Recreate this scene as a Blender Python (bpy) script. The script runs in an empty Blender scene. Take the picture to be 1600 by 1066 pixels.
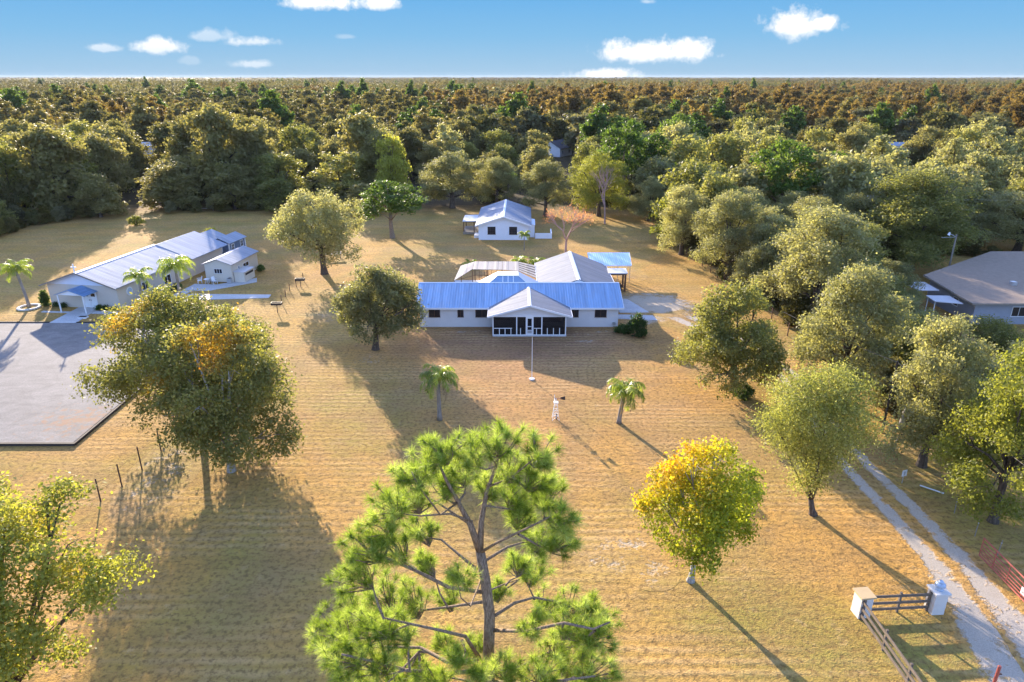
import bpy, math, random
import numpy as np
from mathutils import Vector, Matrix

S = bpy.context.scene
COL = S.collection
R_ = math.radians

# ------------------------------------------------------------------ camera, sky, sun, exposure
CAM_H = 27.0
PITCH = math.atan((533 - 119.5) / 1067.0)
cam = bpy.data.cameras.new("camera")
cam.sensor_width = 36.0
cam.lens = 36.0 * 1067.0 / 1600.0
cam.clip_end = 30000
camo = bpy.data.objects.new("camera", cam)
COL.objects.link(camo)
camo.location = (0, 0, CAM_H)
camo.rotation_euler = (math.pi / 2 - PITCH, 0, 0)
S.camera = camo

SUN_EL = R_(14.5)
SUN_AZ = R_(25.4)            # to the left of straight ahead (+Y)
sv = Vector((-math.sin(SUN_AZ) * math.cos(SUN_EL), math.cos(SUN_AZ) * math.cos(SUN_EL), math.sin(SUN_EL)))
sun = bpy.data.lights.new("sun", 'SUN')
sun.energy = 3.6
sun.angle = R_(0.55)
sun.color = (1.0, 0.85, 0.66)
suno = bpy.data.objects.new("sun", sun)
COL.objects.link(suno)
suno.rotation_euler = sv.to_track_quat('Z', 'Y').to_euler()

W = bpy.data.worlds.new("World")
S.world = W
W.use_nodes = True
wn = W.node_tree
wn.nodes.clear()
def wnode(t, **kw):
    n = wn.nodes.new(t)
    for k, v in kw.items():
        setattr(n, k, v)
    return n
w_out = wnode('ShaderNodeOutputWorld')
w_bg = wnode('ShaderNodeBackground')
SKY_STRENGTH = 0.15
w_bg.inputs['Strength'].default_value = SKY_STRENGTH
sky = wnode('ShaderNodeTexSky', sky_type='NISHITA')
sky.sun_disc = False
sky.sun_elevation = SUN_EL
sky.sun_rotation = -SUN_AZ
sky.air_density = 1.0
sky.dust_density = 0.4
sky.ozone_density = 3.0
sky.altitude = 0
w_tc = wnode('ShaderNodeTexCoord')
w_sep = wnode('ShaderNodeSeparateXYZ')
wn.links.new(w_tc.outputs['Generated'], w_sep.inputs[0])
def wmath(op, a, b=None, c=None, clamp=False):
    n = wnode('ShaderNodeMath', operation=op, use_clamp=clamp)
    for i, v in enumerate((a, b, c)):
        if v is None: continue
        if isinstance(v, (int, float)): n.inputs[i].default_value = v
        else: wn.links.new(v, n.inputs[i])
    return n.outputs[0]
def wmix(fac, a, b, blend='MIX'):
    n = wnode('ShaderNodeMix', data_type='RGBA', blend_type=blend)
    for i, v in ((0, fac), (6, a), (7, b)):
        if isinstance(v, (int, float)): n.inputs[i].default_value = v
        elif isinstance(v, tuple): n.inputs[i].default_value = (*v, 1)
        else: wn.links.new(v, n.inputs[i])
    return n.outputs[2]
def wramp(val, stops):
    n = wnode('ShaderNodeValToRGB')
    e = n.color_ramp.elements
    while len(e) < len(stops): e.new(0.5)
    for el, (p, c) in zip(e, stops):
        el.position = p; el.color = (*c, 1)
    wn.links.new(val, n.inputs[0])
    return n.outputs[0]
el_s = w_sep.outputs[2]                      # sine of the elevation
# the low band of the sky keeps a clear winter blue, Nishita carries the rest of the dome
band = wmath('MULTIPLY', wmath('SUBTRACT', el_s, 0.115), 9.0, clamp=True)
lowblue = wramp(wmath('MULTIPLY', wmath('MAXIMUM', el_s, 0.0), 7.0),
                [(0.0, (.60, .92, 1.24)), (0.10, (.56, .92, 1.27)), (0.36, (.38, .83, 1.30)), (0.80, (0.21, .69, 1.32))])
sky_col = wmix(band, lowblue, wmix(1.0, sky.outputs[0], (1.16, 0.97, 1.08), 'MULTIPLY'))
# clouds: fair weather puffs, given by azimuth and elevation of each
az = wmath('ARCTAN2', w_sep.outputs[0], w_sep.outputs[1])
elv = wmath('ARCSINE', el_s)
nz = wnode('ShaderNodeTexNoise'); nz.inputs['Scale'].default_value = 46; nz.inputs['Detail'].default_value = 9; nz.inputs['Roughness'].default_value = 0.68
wn.links.new(w_tc.outputs['Generated'], nz.inputs['Vector'])
nzb = wnode('ShaderNodeTexNoise'); nzb.inputs['Scale'].default_value = 14; nzb.inputs['Detail'].default_value = 3
wn.links.new(w_tc.outputs['Generated'], nzb.inputs['Vector'])
nzv = wmath('MULTIPLY', wmath('SUBTRACT', nz.outputs[0], 0.5), 2.6)
nzv = wmath('ADD', nzv, wmath('MULTIPLY', wmath('SUBTRACT', nzb.outputs[0], 0.5), 1.2))
def px_dir(u, v):
    x = (u - 800) / 1067.0; y = -(v - 533) / 1067.0
    d = Vector((x, math.cos(PITCH) + y * math.sin(PITCH), -math.sin(PITCH) + y * math.cos(PITCH))).normalized()
    return math.atan2(d.x, d.y), math.asin(d.z)
cloud = None; lit = None
for (u, v, wu, hv, dens) in [(1000, 84, 112, 30, 1.0), (1075, 84, 70, 28, 1.0), (1240, 42, 70, 44, 1.0), (1285, 40, 46, 24, 1.0), (945, 117, 80, 15, .9), (250, 74, 52, 21, .9), (395, 66, 62, 16, .7), (335, 57, 52, 17, .5),
                             (396, 101, 50, 13, .6), (163, 76, 34, 11, .6), (500, 6, 105, 28, 1.0), (592, 8, 56, 20, .95), (543, 58, 22, 7, .3), (297, 96, 22, 10, .25), (1012, 3, 20, 8, .5)]:
    a0, e0 = px_dir(u, v)
    a1, e1 = px_dir(u + wu, v); _, e2 = px_dir(u, v - hv)
    da = wmath('DIVIDE', wmath('SUBTRACT', az, a0), abs(a1 - a0))
    de = wmath('DIVIDE', wmath('SUBTRACT', elv, e0), abs(e2 - e0))
    de = wmath('MULTIPLY', de, wmath('ADD', 1.0, wmath('MULTIPLY', wmath('LESS_THAN', de, 0.0), 0.55)))   # flatter bottoms
    r = wmath('SQRT', wmath('ADD', wmath('MULTIPLY', da, da), wmath('MULTIPLY', de, de)))
    m = wmath('ADD', wmath('SUBTRACT', 0.84, r), wmath('MULTIPLY', nzv, 0.62))
    m = wmath('MULTIPLY', wmath('MULTIPLY', m, 2.2, clamp=True), dens)
    sh = wmath('MULTIPLY', m, wmath('MULTIPLY_ADD', de, 0.42, 0.55, clamp=True))
    cloud = m if cloud is None else wmath('MAXIMUM', cloud, m)
    lit = sh if lit is None else wmath('MAXIMUM', lit, sh)
cloud_shade = wmix(wmath('MULTIPLY', lit, wmath('ADD', 0.75, nz.outputs[0]), clamp=True), (1.2, 1.38, 1.55), (1.95, 1.92, 1.90))
sky_col = wmix(cloud, sky_col, cloud_shade)
wn.links.new(sky_col, w_bg.inputs['Color'])
wn.links.new(w_bg.outputs[0], w_out.inputs['Surface'])

S.view_settings.view_transform = 'Standard'
S.view_settings.look = 'None'
S.view_settings.exposure = 2.1
S.view_settings.gamma = 1.0
S.cycles.use_denoising = True
S.cycles.max_bounces = 8
S.cycles.transparent_max_bounces = 8
S.cycles.volume_bounces = 0
S.render.film_transparent = False

# ------------------------------------------------------------------ measuring helpers
def at(u, v, z=0.0):
    """ground point (or point at height z) seen at a pixel of the survey photograph"""
    x = (u - 800) / 1067.0; y = -(v - 533) / 1067.0
    dy = math.cos(PITCH) + y * math.sin(PITCH); dz = -math.sin(PITCH) + y * math.cos(PITCH)
    t = (z - CAM_H) / dz
    return (x * t, dy * t)
def height_at(v, Y):
    y = -(v - 533) / 1067.0
    dy = math.cos(PITCH) + y * math.sin(PITCH); dz = -math.sin(PITCH) + y * math.cos(PITCH)
    return CAM_H + dz / dy * Y
def x_at(u, Y, Z):
    return (u - 800) / 1067.0 * (Y * math.cos(PITCH) + (CAM_H - Z) * math.sin(PITCH))

# ------------------------------------------------------------------ materials
def new_mat(name):
    m = bpy.data.materials.new(name); m.use_nodes = True
    nt = m.node_tree
    for n in list(nt.nodes): nt.nodes.remove(n)
    return m, nt
class NT:
    def __init__(s, nt): s.nt = nt
    def n(s, t, **kw):
        x = s.nt.nodes.new(t)
        for k, v in kw.items(): setattr(x, k, v)
        return x
    def put(s, sock, v):
        if isinstance(v, (int, float)): sock.default_value = v
        elif isinstance(v, tuple):
            sock.default_value = (*v, 1) if len(sock.default_value) == 4 and len(v) == 3 else v
        elif v is not None: s.nt.links.new(v, sock)
    def math(s, op, a, b=None, c=None, clamp=False):
        x = s.n('ShaderNodeMath', operation=op, use_clamp=clamp)
        for i, v in enumerate((a, b, c)):
            if v is not None: s.put(x.inputs[i], v)
        return x.outputs[0]
    def mix(s, f, a, b, blend='MIX'):
        x = s.n('ShaderNodeMix', data_type='RGBA', blend_type=blend)
        s.put(x.inputs[0], f); s.put(x.inputs[6], a); s.put(x.inputs[7], b)
        return x.outputs[2]
    def noise(s, scale, vec=None, detail=4, rough=0.55, dist=0.0):
        x = s.n('ShaderNodeTexNoise')
        x.inputs['Scale'].default_value = scale; x.inputs['Detail'].default_value = detail
        x.inputs['Roughness'].default_value = rough; x.inputs['Distortion'].default_value = dist
        if vec is not None: s.put(x.inputs['Vector'], vec)
        return x.outputs[0]
    def ramp(s, v, stops, interp='LINEAR'):
        x = s.n('ShaderNodeValToRGB'); x.color_ramp.interpolation = interp
        e = x.color_ramp.elements
        while len(e) < len(stops): e.new(0.5)
        for el, (p, c) in zip(e, stops):
            el.position = p; el.color = (*c, 1) if isinstance(c, tuple) else (c, c, c, 1)
        s.put(x.inputs[0], v)
        return x.outputs[0]
    def bump(s, h, strength, dist, nrm=None):
        x = s.n('ShaderNodeBump'); x.inputs['Strength'].default_value = strength; x.inputs['Distance'].default_value = dist
        s.put(x.inputs['Height'], h)
        if nrm is not None: s.put(x.inputs['Normal'], nrm)
        return x.outputs[0]
    def mapv(s, vec, scale=(1, 1, 1), loc=(0, 0, 0), rot=(0, 0, 0)):
        x = s.n('ShaderNodeMapping')
        s.put(x.inputs['Vector'], vec)
        x.inputs['Scale'].default_value = scale; x.inputs['Location'].default_value = loc; x.inputs['Rotation'].default_value = rot
        return x.outputs[0]
    def bsdf(s, col, rough=0.8, metal=0.0, nrm=None, spec=0.3, out=True, **kw):
        x = s.n('ShaderNodeBsdfPrincipled')
        s.put(x.inputs['Base Color'], col); s.put(x.inputs['Roughness'], rough); s.put(x.inputs['Metallic'], metal)
        x.inputs['Specular IOR Level'].default_value = spec
        if nrm is not None: s.put(x.inputs['Normal'], nrm)
        for k, v in kw.items(): s.put(x.inputs[k], v)
        if out: s.out(x.outputs[0])
        return x.outputs[0]
    def out(s, sh):
        o = s.n('ShaderNodeOutputMaterial'); s.nt.links.new(sh, o.inputs['Surface'])
    def pos(s): return s.n('ShaderNodeNewGeometry').outputs['Position']
    def obj(s): return s.n('ShaderNodeTexCoord').outputs['Object']

def grass_nodes(t):
    """dry mown winter grass: colour and normal sockets"""
    p = t.pos()
    sep = t.n('ShaderNodeSeparateXYZ'); t.put(sep.inputs[0], p)
    X, Y = sep.outputs[0], sep.outputs[1]
    big = t.noise(0.045, p, 3, 0.5)
    mid = t.noise(0.32, p, 4, 0.6)
    fine = t.noise(3.2, p, 5, 0.7)
    tuft = t.noise(9.0, p, 3, 0.7)
    warp = t.math('MULTIPLY', t.noise(0.35, p, 3, 0.6), 4.5)
    row = t.math('SINE', t.math('ADD', t.math('MULTIPLY', Y, 2 * math.pi / 0.74), warp))
    row2 = t.noise(1.0, t.mapv(p, (0.75, 2.0, 1)), 6, 0.75)
    rowf = t.math('MULTIPLY', t.math('MULTIPLY_ADD', row, 0.5, 0.5), t.ramp(t.noise(0.22, t.mapv(p, (0.4, 1, 1)), 3), [(0.42, 0.0), (0.64, 1.0)]))
    c = t.mix(t.ramp(big, [(0.36, 0.0), (0.66, 1.0)]), (0.63, 0.335, 0.080), (0.52, 0.33, 0.085))
    green = t.math('MULTIPLY', t.ramp(t.noise(0.11, p, 4, 0.6, 0.6), [(0.43, 0.0), (0.64, 1.0)]), 0.85)
    c = t.mix(green, c, (0.33, 0.265, 0.065))
    gm = None                                                   # greener turf behind the gate fence, along the drive and by the wire fence
    for gx0, gy0, ga, gb, gk in ((20.9, 26.4, 3.0, 3.2, .85), (31.5, 38.0, 4.5, 13.0, .75), (-24.0, 50.0, 5.0, 13.0, .55), (-13.0, 52.0, 5.5, 10.0, .45), (-55.0, 90.0, 28.0, 14.0, .25), (16.0, 27.0, 6.0, 7.0, .35)):
        q = t.math('SQRT', t.math('ADD', t.math('POWER', t.math('DIVIDE', t.math('SUBTRACT', X, gx0), ga), 2.0), t.math('POWER', t.math('DIVIDE', t.math('SUBTRACT', Y, gy0), gb), 2.0)))
        q = t.math('MULTIPLY', t.math('MULTIPLY', t.math('SUBTRACT', t.math('ADD', 1.0, t.math('MULTIPLY', t.math('SUBTRACT', mid, 0.5), 1.4)), q), 2.2, clamp=True), gk)
        gm = q if gm is None else t.math('MAXIMUM', gm, q)
    c = t.mix(gm, c, t.mix(mid, (0.22, 0.21, 0.045), (0.36, 0.31, 0.075)))
    # trodden, reddish thin turf round the big house
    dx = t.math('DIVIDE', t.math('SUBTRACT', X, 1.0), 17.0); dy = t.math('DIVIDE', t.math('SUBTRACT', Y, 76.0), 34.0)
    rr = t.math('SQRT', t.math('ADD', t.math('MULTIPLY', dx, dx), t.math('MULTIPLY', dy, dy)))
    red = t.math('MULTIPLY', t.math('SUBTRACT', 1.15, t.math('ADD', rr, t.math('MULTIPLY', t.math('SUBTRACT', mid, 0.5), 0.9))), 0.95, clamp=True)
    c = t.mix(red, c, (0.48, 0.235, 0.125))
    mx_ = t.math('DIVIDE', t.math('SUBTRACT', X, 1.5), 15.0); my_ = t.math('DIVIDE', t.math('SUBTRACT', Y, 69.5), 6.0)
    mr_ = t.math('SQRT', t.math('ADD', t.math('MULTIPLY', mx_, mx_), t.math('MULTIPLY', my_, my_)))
    soil_shade = t.math('MULTIPLY', t.math('SUBTRACT', 1.1, t.math('ADD', mr_, t.math('MULTIPLY', t.math('SUBTRACT', mid, 0.5), 1.0))), 1.6, clamp=True)
    c = t.mix(t.math('MULTIPLY', soil_shade, 0.85), c, t.mix(mid, (0.17, 0.085, 0.06), (0.34, 0.175, 0.115)))  # dark soil before the house, the house shadow's depth painted into its colour
    c = t.mix(t.ramp(t.noise(0.9, p, 6, 0.75), [(0.57, 0.0), (0.74, 0.8)]), c, (0.66, 0.46, 0.24))     # bleached straw
    c = t.mix(t.math('MULTIPLY', t.ramp(mid, [(0.30, 1.0), (0.50, 0.0)]), 0.5), c, (0.32, 0.20, 0.085))
    c = t.mix(t.math('MULTIPLY', t.ramp(row2, [(0.32, 1.0), (0.54, 0.0)]), 0.65), c, (0.29, 0.18, 0.065))
    c = t.mix(t.math('MULTIPLY', t.ramp(t.noise(0.06, t.mapv(p, (1, 1, 1), (7, 3, 0)), 5, 0.65, 1.0), [(0.5, 0.0), (0.7, 1.0)]), 0.6), c, (0.40, 0.245, 0.115))
    band_ = t.math('SINE', t.math('ADD', t.math('MULTIPLY', Y, 2 * math.pi / 3.1), t.math('MULTIPLY', t.noise(0.12, p, 2), 6.0)))
    c = t.mix(t.math('MULTIPLY_ADD', band_, 0.13, 0.13), c, (0.36, 0.21, 0.065))
    c = t.mix(t.math('MULTIPLY', rowf, 0.42), c, (0.68, 0.44, 0.20))
    c = t.mix(t.math('MULTIPLY', t.ramp(fine, [(0.38, 1.0), (0.52, 0.0)]), 0.7), c, (0.17, 0.105, 0.042))
    c = t.mix(t.math('MULTIPLY', t.ramp(t.noise(1.7, t.mapv(p, (1, 1.3, 1), (31, 9, 0)), 6, 0.8, 0.5), [(0.56, 0.0), (0.66, 1.0)]), 0.55), c, (0.24, 0.15, 0.06))
    h = t.math('ADD', t.math('MULTIPLY', fine, 0.8), t.math('MULTIPLY', tuft, 0.6))
    h = t.math('ADD', h, t.math('MULTIPLY', row2, 0.6))
    h = t.math('ADD', h, t.math('MULTIPLY', rowf, 0.22))
    return p, X, Y, c, h, mid

def make_lawn_mat():
    m, nt = new_mat('lawn_grass'); t = NT(nt)
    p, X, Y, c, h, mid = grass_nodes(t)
    # beyond the clearing the ground is leaf mould
    far = t.math('MULTIPLY', t.math('SUBTRACT', t.math('ADD', Y, t.math('MULTIPLY', mid, 18.0)), 152.0), 0.08, clamp=True)
    floor = t.mix(t.noise(0.3, p, 4), (0.05, 0.04, 0.02), (0.10, 0.075, 0.035))
    c = t.mix(far, c, floor)
    t.bsdf(c, 0.9, nrm=t.bump(h, 1.0, 0.15), spec=0.08)
    return m
def make_track_mat(name, c1, c2, soft=True):
    m, nt = new_mat(name); t = NT(nt)
    p, X, Y, c, h, mid = grass_nodes(t)
    a = t.n('ShaderNodeAttribute', attribute_name='cover').outputs['Fac']
    n1 = t.noise(0.9, p, 5, 0.65); n2 = t.noise(14, p, 3, 0.7)
    f = t.math('ADD', a, t.math('ADD', t.math('MULTIPLY', t.math('SUBTRACT', n1, 0.5), 1.9), t.math('MULTIPLY', t.math('SUBTRACT', t.noise(3.5, p, 4, 0.7), 0.5), 1.5)))
    f = t.math('MULTIPLY', t.math('SUBTRACT', f, 0.38), 2.6, clamp=True)
    g = t.mix(n1, c1, c2)
    g = t.mix(t.math('MULTIPLY', t.ramp(n2, [(0.4, 1.0), (0.55, 0.0)]), 0.35), g, (0.22, 0.19, 0.15))
    col = t.mix(f, c, g)
    hh = t.math('MULTIPLY_ADD', n2, 0.3, t.math('MULTIPLY', h, t.math('SUBTRACT', 1.1, f)))
    t.bsdf(col, 0.9, nrm=t.bump(hh, 0.7, 0.1), spec=0.15)
    return m
def make_plain(name, col, rough=0.6, metal=0.0, var=0.12, vscale=1.5, bump=0.0, bscale=20, spec=0.4):
    m, nt = new_mat(name); t = NT(nt)
    o = t.obj()
    n1 = t.noise(vscale, o, 5, 0.65)
    dark = tuple(x * (1 - 2 * var) for x in col); lite = tuple(min(1, x * (1 + var)) for x in col)
    c = t.mix(n1, dark, lite)
    nr = t.bump(t.noise(bscale, o, 3), 0.5, bump) if bump else None
    t.bsdf(c, t.math('MULTIPLY_ADD', n1, 0.2, rough - 0.1), metal, nr, spec)
    return m
def make_metal_roof(name, axis, col=(0.72, 0.75, 0.80), pitch=0.30, streak=0.85, metal=0.75, rough=0.36, spec=0.5):
    """ribbed galvanised sheet: ribs run across the given local axis"""
    m, nt = new_mat(name); t = NT(nt)
    o = t.obj()
    sep = t.n('ShaderNodeSeparateXYZ'); t.put(sep.inputs[0], o)
    a = sep.outputs[axis]
    fr = t.math('FRACT', t.math('DIVIDE', a, pitch))
    rib = t.ramp(fr, [(0.0, 1.0), (0.10, 1.0), (0.2, 0.0), (0.8, 0.0), (0.9, 1.0), (1.0, 1.0)])
    sheet = t.n('ShaderNodeTexWhiteNoise', noise_dimensions='1D')
    t.put(sheet.inputs['W'], t.math('FLOOR', t.math('DIVIDE', a, 0.92)))
    sc = (2.2, 0.16, 0.2) if axis == 0 else (0.16, 2.2, 0.2)
    st = t.noise(1.0, t.mapv(o, sc), 5, 0.65)
    bl = t.noise(0.7, o, 4, 0.6)
    dull = tuple(x * 0.62 for x in col)
    c = t.mix(t.math('MULTIPLY', t.ramp(st, [(0.35, 0.0), (0.7, 1.0)]), streak), col, dull)
    c = t.mix(t.math('MULTIPLY', sheet.outputs[0], 0.22), c, dull)
    c = t.mix(t.math('MULTIPLY', t.ramp(bl, [(0.52, 0.0), (0.72, 1.0)]), 0.25), c, (0.36, 0.33, 0.30))
    c = t.mix(t.math('MULTIPLY', rib, 0.22), c, tuple(x * 0.5 for x in col))
    r = t.math('MULTIPLY_ADD', st, 0.25, rough - 0.1)
    t.bsdf(c, r, metal, t.bump(t.math('ADD', rib, t.math('MULTIPLY', bl, 0.25)), 0.7, 0.03), spec)
    return m
def make_leaf(name, dark, mid, lite, trans_gain=2.4, trans=0.42, autumn=None, autumn2=None, inst=0.35, rough=0.55, spec=0.2):
    """leaf: tinted by the leaf and by the tree, lets light through"""
    m, nt = new_mat(name); t = NT(nt)
    tint = t.n('ShaderNodeAttribute', attribute_name='tint').outputs['Fac']
    rnd = t.n('ShaderNodeObjectInfo').outputs['Random']
    v = t.math('ADD', t.math('MULTIPLY', tint, 1 - inst), t.math('MULTIPLY', rnd, inst))
    c = t.ramp(v, [(0.12, dark), (0.5, mid), (0.9, lite)])
    if autumn:
        w = t.n('ShaderNodeAttribute', attribute_name='warm').outputs['Fac']
        c = t.mix(w, c, t.mix(tint, autumn, autumn2 or autumn))
    pr = t.bsdf(c, rough, 0, None, spec, out=False)
    tr = t.n('ShaderNodeBsdfTranslucent')
    g = t.n('ShaderNodeMix', data_type='RGBA', blend_type='MULTIPLY')
    t.put(g.inputs[0], 1.0); t.put(g.inputs[6], c); t.put(g.inputs[7], (trans_gain, trans_gain * 0.97, trans_gain * 0.5))
    t.put(tr.inputs['Color'], g.outputs[2])
    mx = t.n('ShaderNodeMixShader'); mx.inputs[0].default_value = trans
    nt.links.new(pr, mx.inputs[1]); nt.links.new(tr.outputs[0], mx.inputs[2])
    t.out(mx.outputs[0])
    return m
def make_bark(name, c1, c2, scale=3.0):
    m, nt = new_mat(name); t = NT(nt)
    o = t.obj()
    n = t.noise(scale, t.mapv(o, (3, 3, 0.7)), 5, 0.7)
    t.bsdf(t.mix(t.ramp(n, [(0.35, 0.0), (0.65, 1.0)]), c1, c2), 0.9, 0, t.bump(n, 0.8, 0.05), 0.15)
    return m
def make_screen(name, col=(0.012, 0.010, 0.012), alpha=0.3):
    m, nt = new_mat(name); t = NT(nt)
    p = t.bsdf(col, 0.5, spec=0.3, out=False)
    tr = t.n('ShaderNodeBsdfTransparent'); mx = t.n('ShaderNodeMixShader'); mx.inputs[0].default_value = alpha
    nt.links.new(p, mx.inputs[1]); nt.links.new(tr.outputs[0], mx.inputs[2]); t.out(mx.outputs[0])
    return m
def make_concrete(name, c1, c2, scale=0.25, joint=None, litter=False):
    m, nt = new_mat(name); t = NT(nt)
    p = t.pos()
    n1 = t.ramp(t.noise(scale * 1.6, p, 8, 0.72, 1.2), [(0.3, 0.0), (0.7, 1.0)]); n2 = t.noise(7, p, 5, 0.8); n3 = t.noise(1.0, t.mapv(p, (0.35, 1.6, 1), rot=(0, 0, 0.5)), 4, 0.6)
    c = t.mix(n1, c1, c2)
    c = t.mix(t.math('MULTIPLY', t.ramp(n2, [(0.36, 1.0), (0.56, 0.0)]), 0.5), c, tuple(x * 0.5 for x in c1))
    c = t.mix(t.math('MULTIPLY', t.ramp(n3, [(0.35, 1.0), (0.5, 0.0)]), 0.25), c, tuple(x * 0.6 for x in c1))
    if litter:                                     # drifts of fallen leaves near the corner by the tree, wheel tracks
        sep = t.n('ShaderNodeSeparateXYZ'); t.put(sep.inputs[0], p)
        X, Y = sep.outputs[0], sep.outputs[1]
        d1 = t.math('SQRT', t.math('ADD', t.math('POWER', t.math('DIVIDE', t.math('ADD', X, 36.5), 6.0), 2.0), t.math('POWER', t.math('DIVIDE', t.math('SUBTRACT', Y, 51.0), 4.5), 2.0)))
        lt = t.math('SUBTRACT', t.math('ADD', t.math('MULTIPLY', t.noise(1.6, p, 5, 0.75), 1.25), t.math('MULTIPLY', t.math('SUBTRACT', 1.0, d1), 0.3)), 0.78)
        lt = t.math('MULTIPLY', lt, 7.0, clamp=True)
        c = t.mix(t.math('MULTIPLY', lt, 0.8), c, t.mix(t.noise(6, p, 2), (0.30, 0.10, 0.06), (0.26, 0.20, 0.08)))
        for (cx, cy, r0) in ((-58.5, 64.0, 4.4), (-66.0, 60.0, 14.0), (-68.0, 58.0, 16.2), (-52.0, 40.0, 19.5), (-52.0, 40.0, 21.3)):
            q = t.math('SQRT', t.math('ADD', t.math('POWER', t.math('SUBTRACT', X, cx), 2.0), t.math('POWER', t.math('SUBTRACT', Y, cy), 2.0)))
            q = t.math('SUBTRACT', 0.16, t.math('ABSOLUTE', t.math('SUBTRACT', q, r0)))
            c = t.mix(t.math('MULTIPLY', t.math('MULTIPLY', q, 8.0, clamp=True), t.math('MULTIPLY', n1, 0.35)), c, (0.22, 0.2, 0.18))
    t.bsdf(c, 0.85, 0, t.bump(n2, 0.5, 0.03), 0.25)
    return m

M = {}
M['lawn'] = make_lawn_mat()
M['track'] = make_track_mat('driveway_gravel', (0.54, 0.47, 0.38), (0.42, 0.345, 0.255))
M['sand'] = make_track_mat('sandy_ground', (0.55, 0.46, 0.34), (0.46, 0.36, 0.24))
M['lot'] = make_concrete('crushed_shell_lot', (0.155, 0.142, 0.128), (0.275, 0.252, 0.228), litter=True)
M['concrete'] = make_concrete('concrete_walk', (0.50, 0.50, 0.50), (0.60, 0.59, 0.57))
M['timber'] = make_plain('dark_timber', (0.06, 0.045, 0.035), 0.8, var=0.3, bump=0.02)
M['oldwood'] = make_plain('grey_wood', (0.30, 0.26, 0.21), 0.85, var=0.3, vscale=4, bump=0.02)
M['rail'] = make_plain('weathered_rail', (0.19, 0.15, 0.115), 0.85, var=0.35, vscale=4, bump=0.02)
M['brownwood'] = make_plain('brown_wood', (0.13, 0.065, 0.035), 0.7, var=0.25, vscale=4)
M['stucco'] = make_plain('white_stucco', (0.72, 0.70, 0.69), 0.9, var=0.07, vscale=0.9, bump=0.015, bscale=35, spec=0.2)
M['guestwall'] = make_plain('pale_blue_white_wall', (0.76, 0.78, 0.83), 0.85, var=0.05, vscale=0.8, bump=0.012, bscale=35, spec=0.2)
M['beige'] = make_plain('beige_siding', (0.62, 0.54, 0.44), 0.75, var=0.06, vscale=0.8)
M['cream'] = make_plain('cream_siding', (0.66, 0.60, 0.50), 0.75, var=0.06, vscale=0.8)
M['white'] = make_plain('white_paint', (0.82, 0.82, 0.82), 0.5, var=0.06)
M['screen'] = make_screen('insect_screen')
M['shade'] = make_plain('dark_opening', (0.02, 0.016, 0.018), 0.35, var=0.1, spec=0.5)
M['glass'] = make_plain('window_glass', (0.025, 0.024, 0.03), 0.08, var=0.2, spec=0.6)
M['skyglass'] = make_plain('skylight_glass', (0.30, 0.42, 0.55), 0.12, metal=0.6, var=0.15, spec=0.7)
M['roof_x'] = make_metal_roof('metal_roof_main_skytint', 0, (0.27, 0.42, 0.60))  # silver sheet in shade; the blue of reflected sky is put into its colour
M['roof_y'] = make_metal_roof('metal_roof_wing', 1, (0.22, 0.24, 0.28), 0.42, metal=0.12, rough=0.72, spec=.15)
M['roof_hall'] = make_metal_roof('metal_roof_hall', 1, (0.35, 0.40, 0.47), 0.30, streak=0.7, metal=0.15, rough=0.7, spec=.15)
M['roof_hall2'] = make_metal_roof('metal_roof_hall_blue', 1, (0.34, 0.40, 0.49), 0.30, streak=0.6, metal=0.15, rough=0.7, spec=.15)
M['roof_guest'] = make_metal_roof('metal_roof_guest', 1, (0.24, 0.29, 0.37), 0.42, metal=0.3, rough=0.6, spec=.2)
M['roof_blue'] = make_metal_roof('metal_roof_blue', 0, (0.25, 0.44, 0.72), 0.30, streak=0.7, metal=0.6)
M['roof_white'] = make_plain('white_roof', (0.58, 0.57, 0.57), 0.6, var=0.05)
M['lanai'] = make_metal_roof('tan_pan_roof', 0, (0.30, 0.265, 0.235), 1.4, streak=0.3, metal=0.15, rough=0.6)
M['shingle'] = make_plain('grey_brown_shingle', (0.33, 0.25, 0.185), 0.9, var=0.2, vscale=2.2, bump=0.03, bscale=9, spec=0.2)
M['darkroof'] = make_plain('dark_shingle', (0.05, 0.052, 0.065), 0.85, var=0.15)
M['shedblue'] = make_plain('slate_blue_siding', (0.14, 0.19, 0.28), 0.7, var=0.1)
M['bluewall'] = make_plain('grey_blue_wall', (0.30, 0.32, 0.36), 0.8, var=0.1)
M['redpipe'] = make_plain('red_gate_paint', (0.42, 0.10, 0.07), 0.5, var=0.2, vscale=3)
M['galv'] = make_plain('galvanised_steel', (0.55, 0.55, 0.55), 0.4, 0.6, var=0.12)
M['dark_metal'] = make_plain('dark_metal', (0.035, 0.03, 0.03), 0.55, var=0.2)
M['rust'] = make_plain('rusty_post', (0.09, 0.05, 0.035), 0.8, var=0.3, vscale=6)
M['block'] = make_plain('painted_block', (0.70, 0.66, 0.60), 0.85, var=0.08, vscale=2, bump=0.02)
M['tan_cap'] = make_plain('tan_cap', (0.58, 0.42, 0.22), 0.8, var=0.1)
M['urn'] = make_plain('pale_blue_ceramic', (0.50, 0.60, 0.72), 0.35, var=0.3, vscale=7)
M['greybark'] = make_bark('grey_bark', (0.24, 0.22, 0.19), (0.46, 0.43, 0.38))
M['bark'] = make_bark('brown_bark', (0.055, 0.04, 0.03), (0.15, 0.115, 0.085))
M['pinebark'] = make_bark('pine_bark', (0.13, 0.088, 0.06), (0.38, 0.285, 0.20), 7)
M['palmbark'] = make_bark('palm_bark', (0.20, 0.17, 0.14), (0.36, 0.31, 0.26), 2)
M['redtwig'] = make_bark('reddish_twigs', (0.32, 0.19, 0.16), (0.48, 0.33, 0.28))
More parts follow.
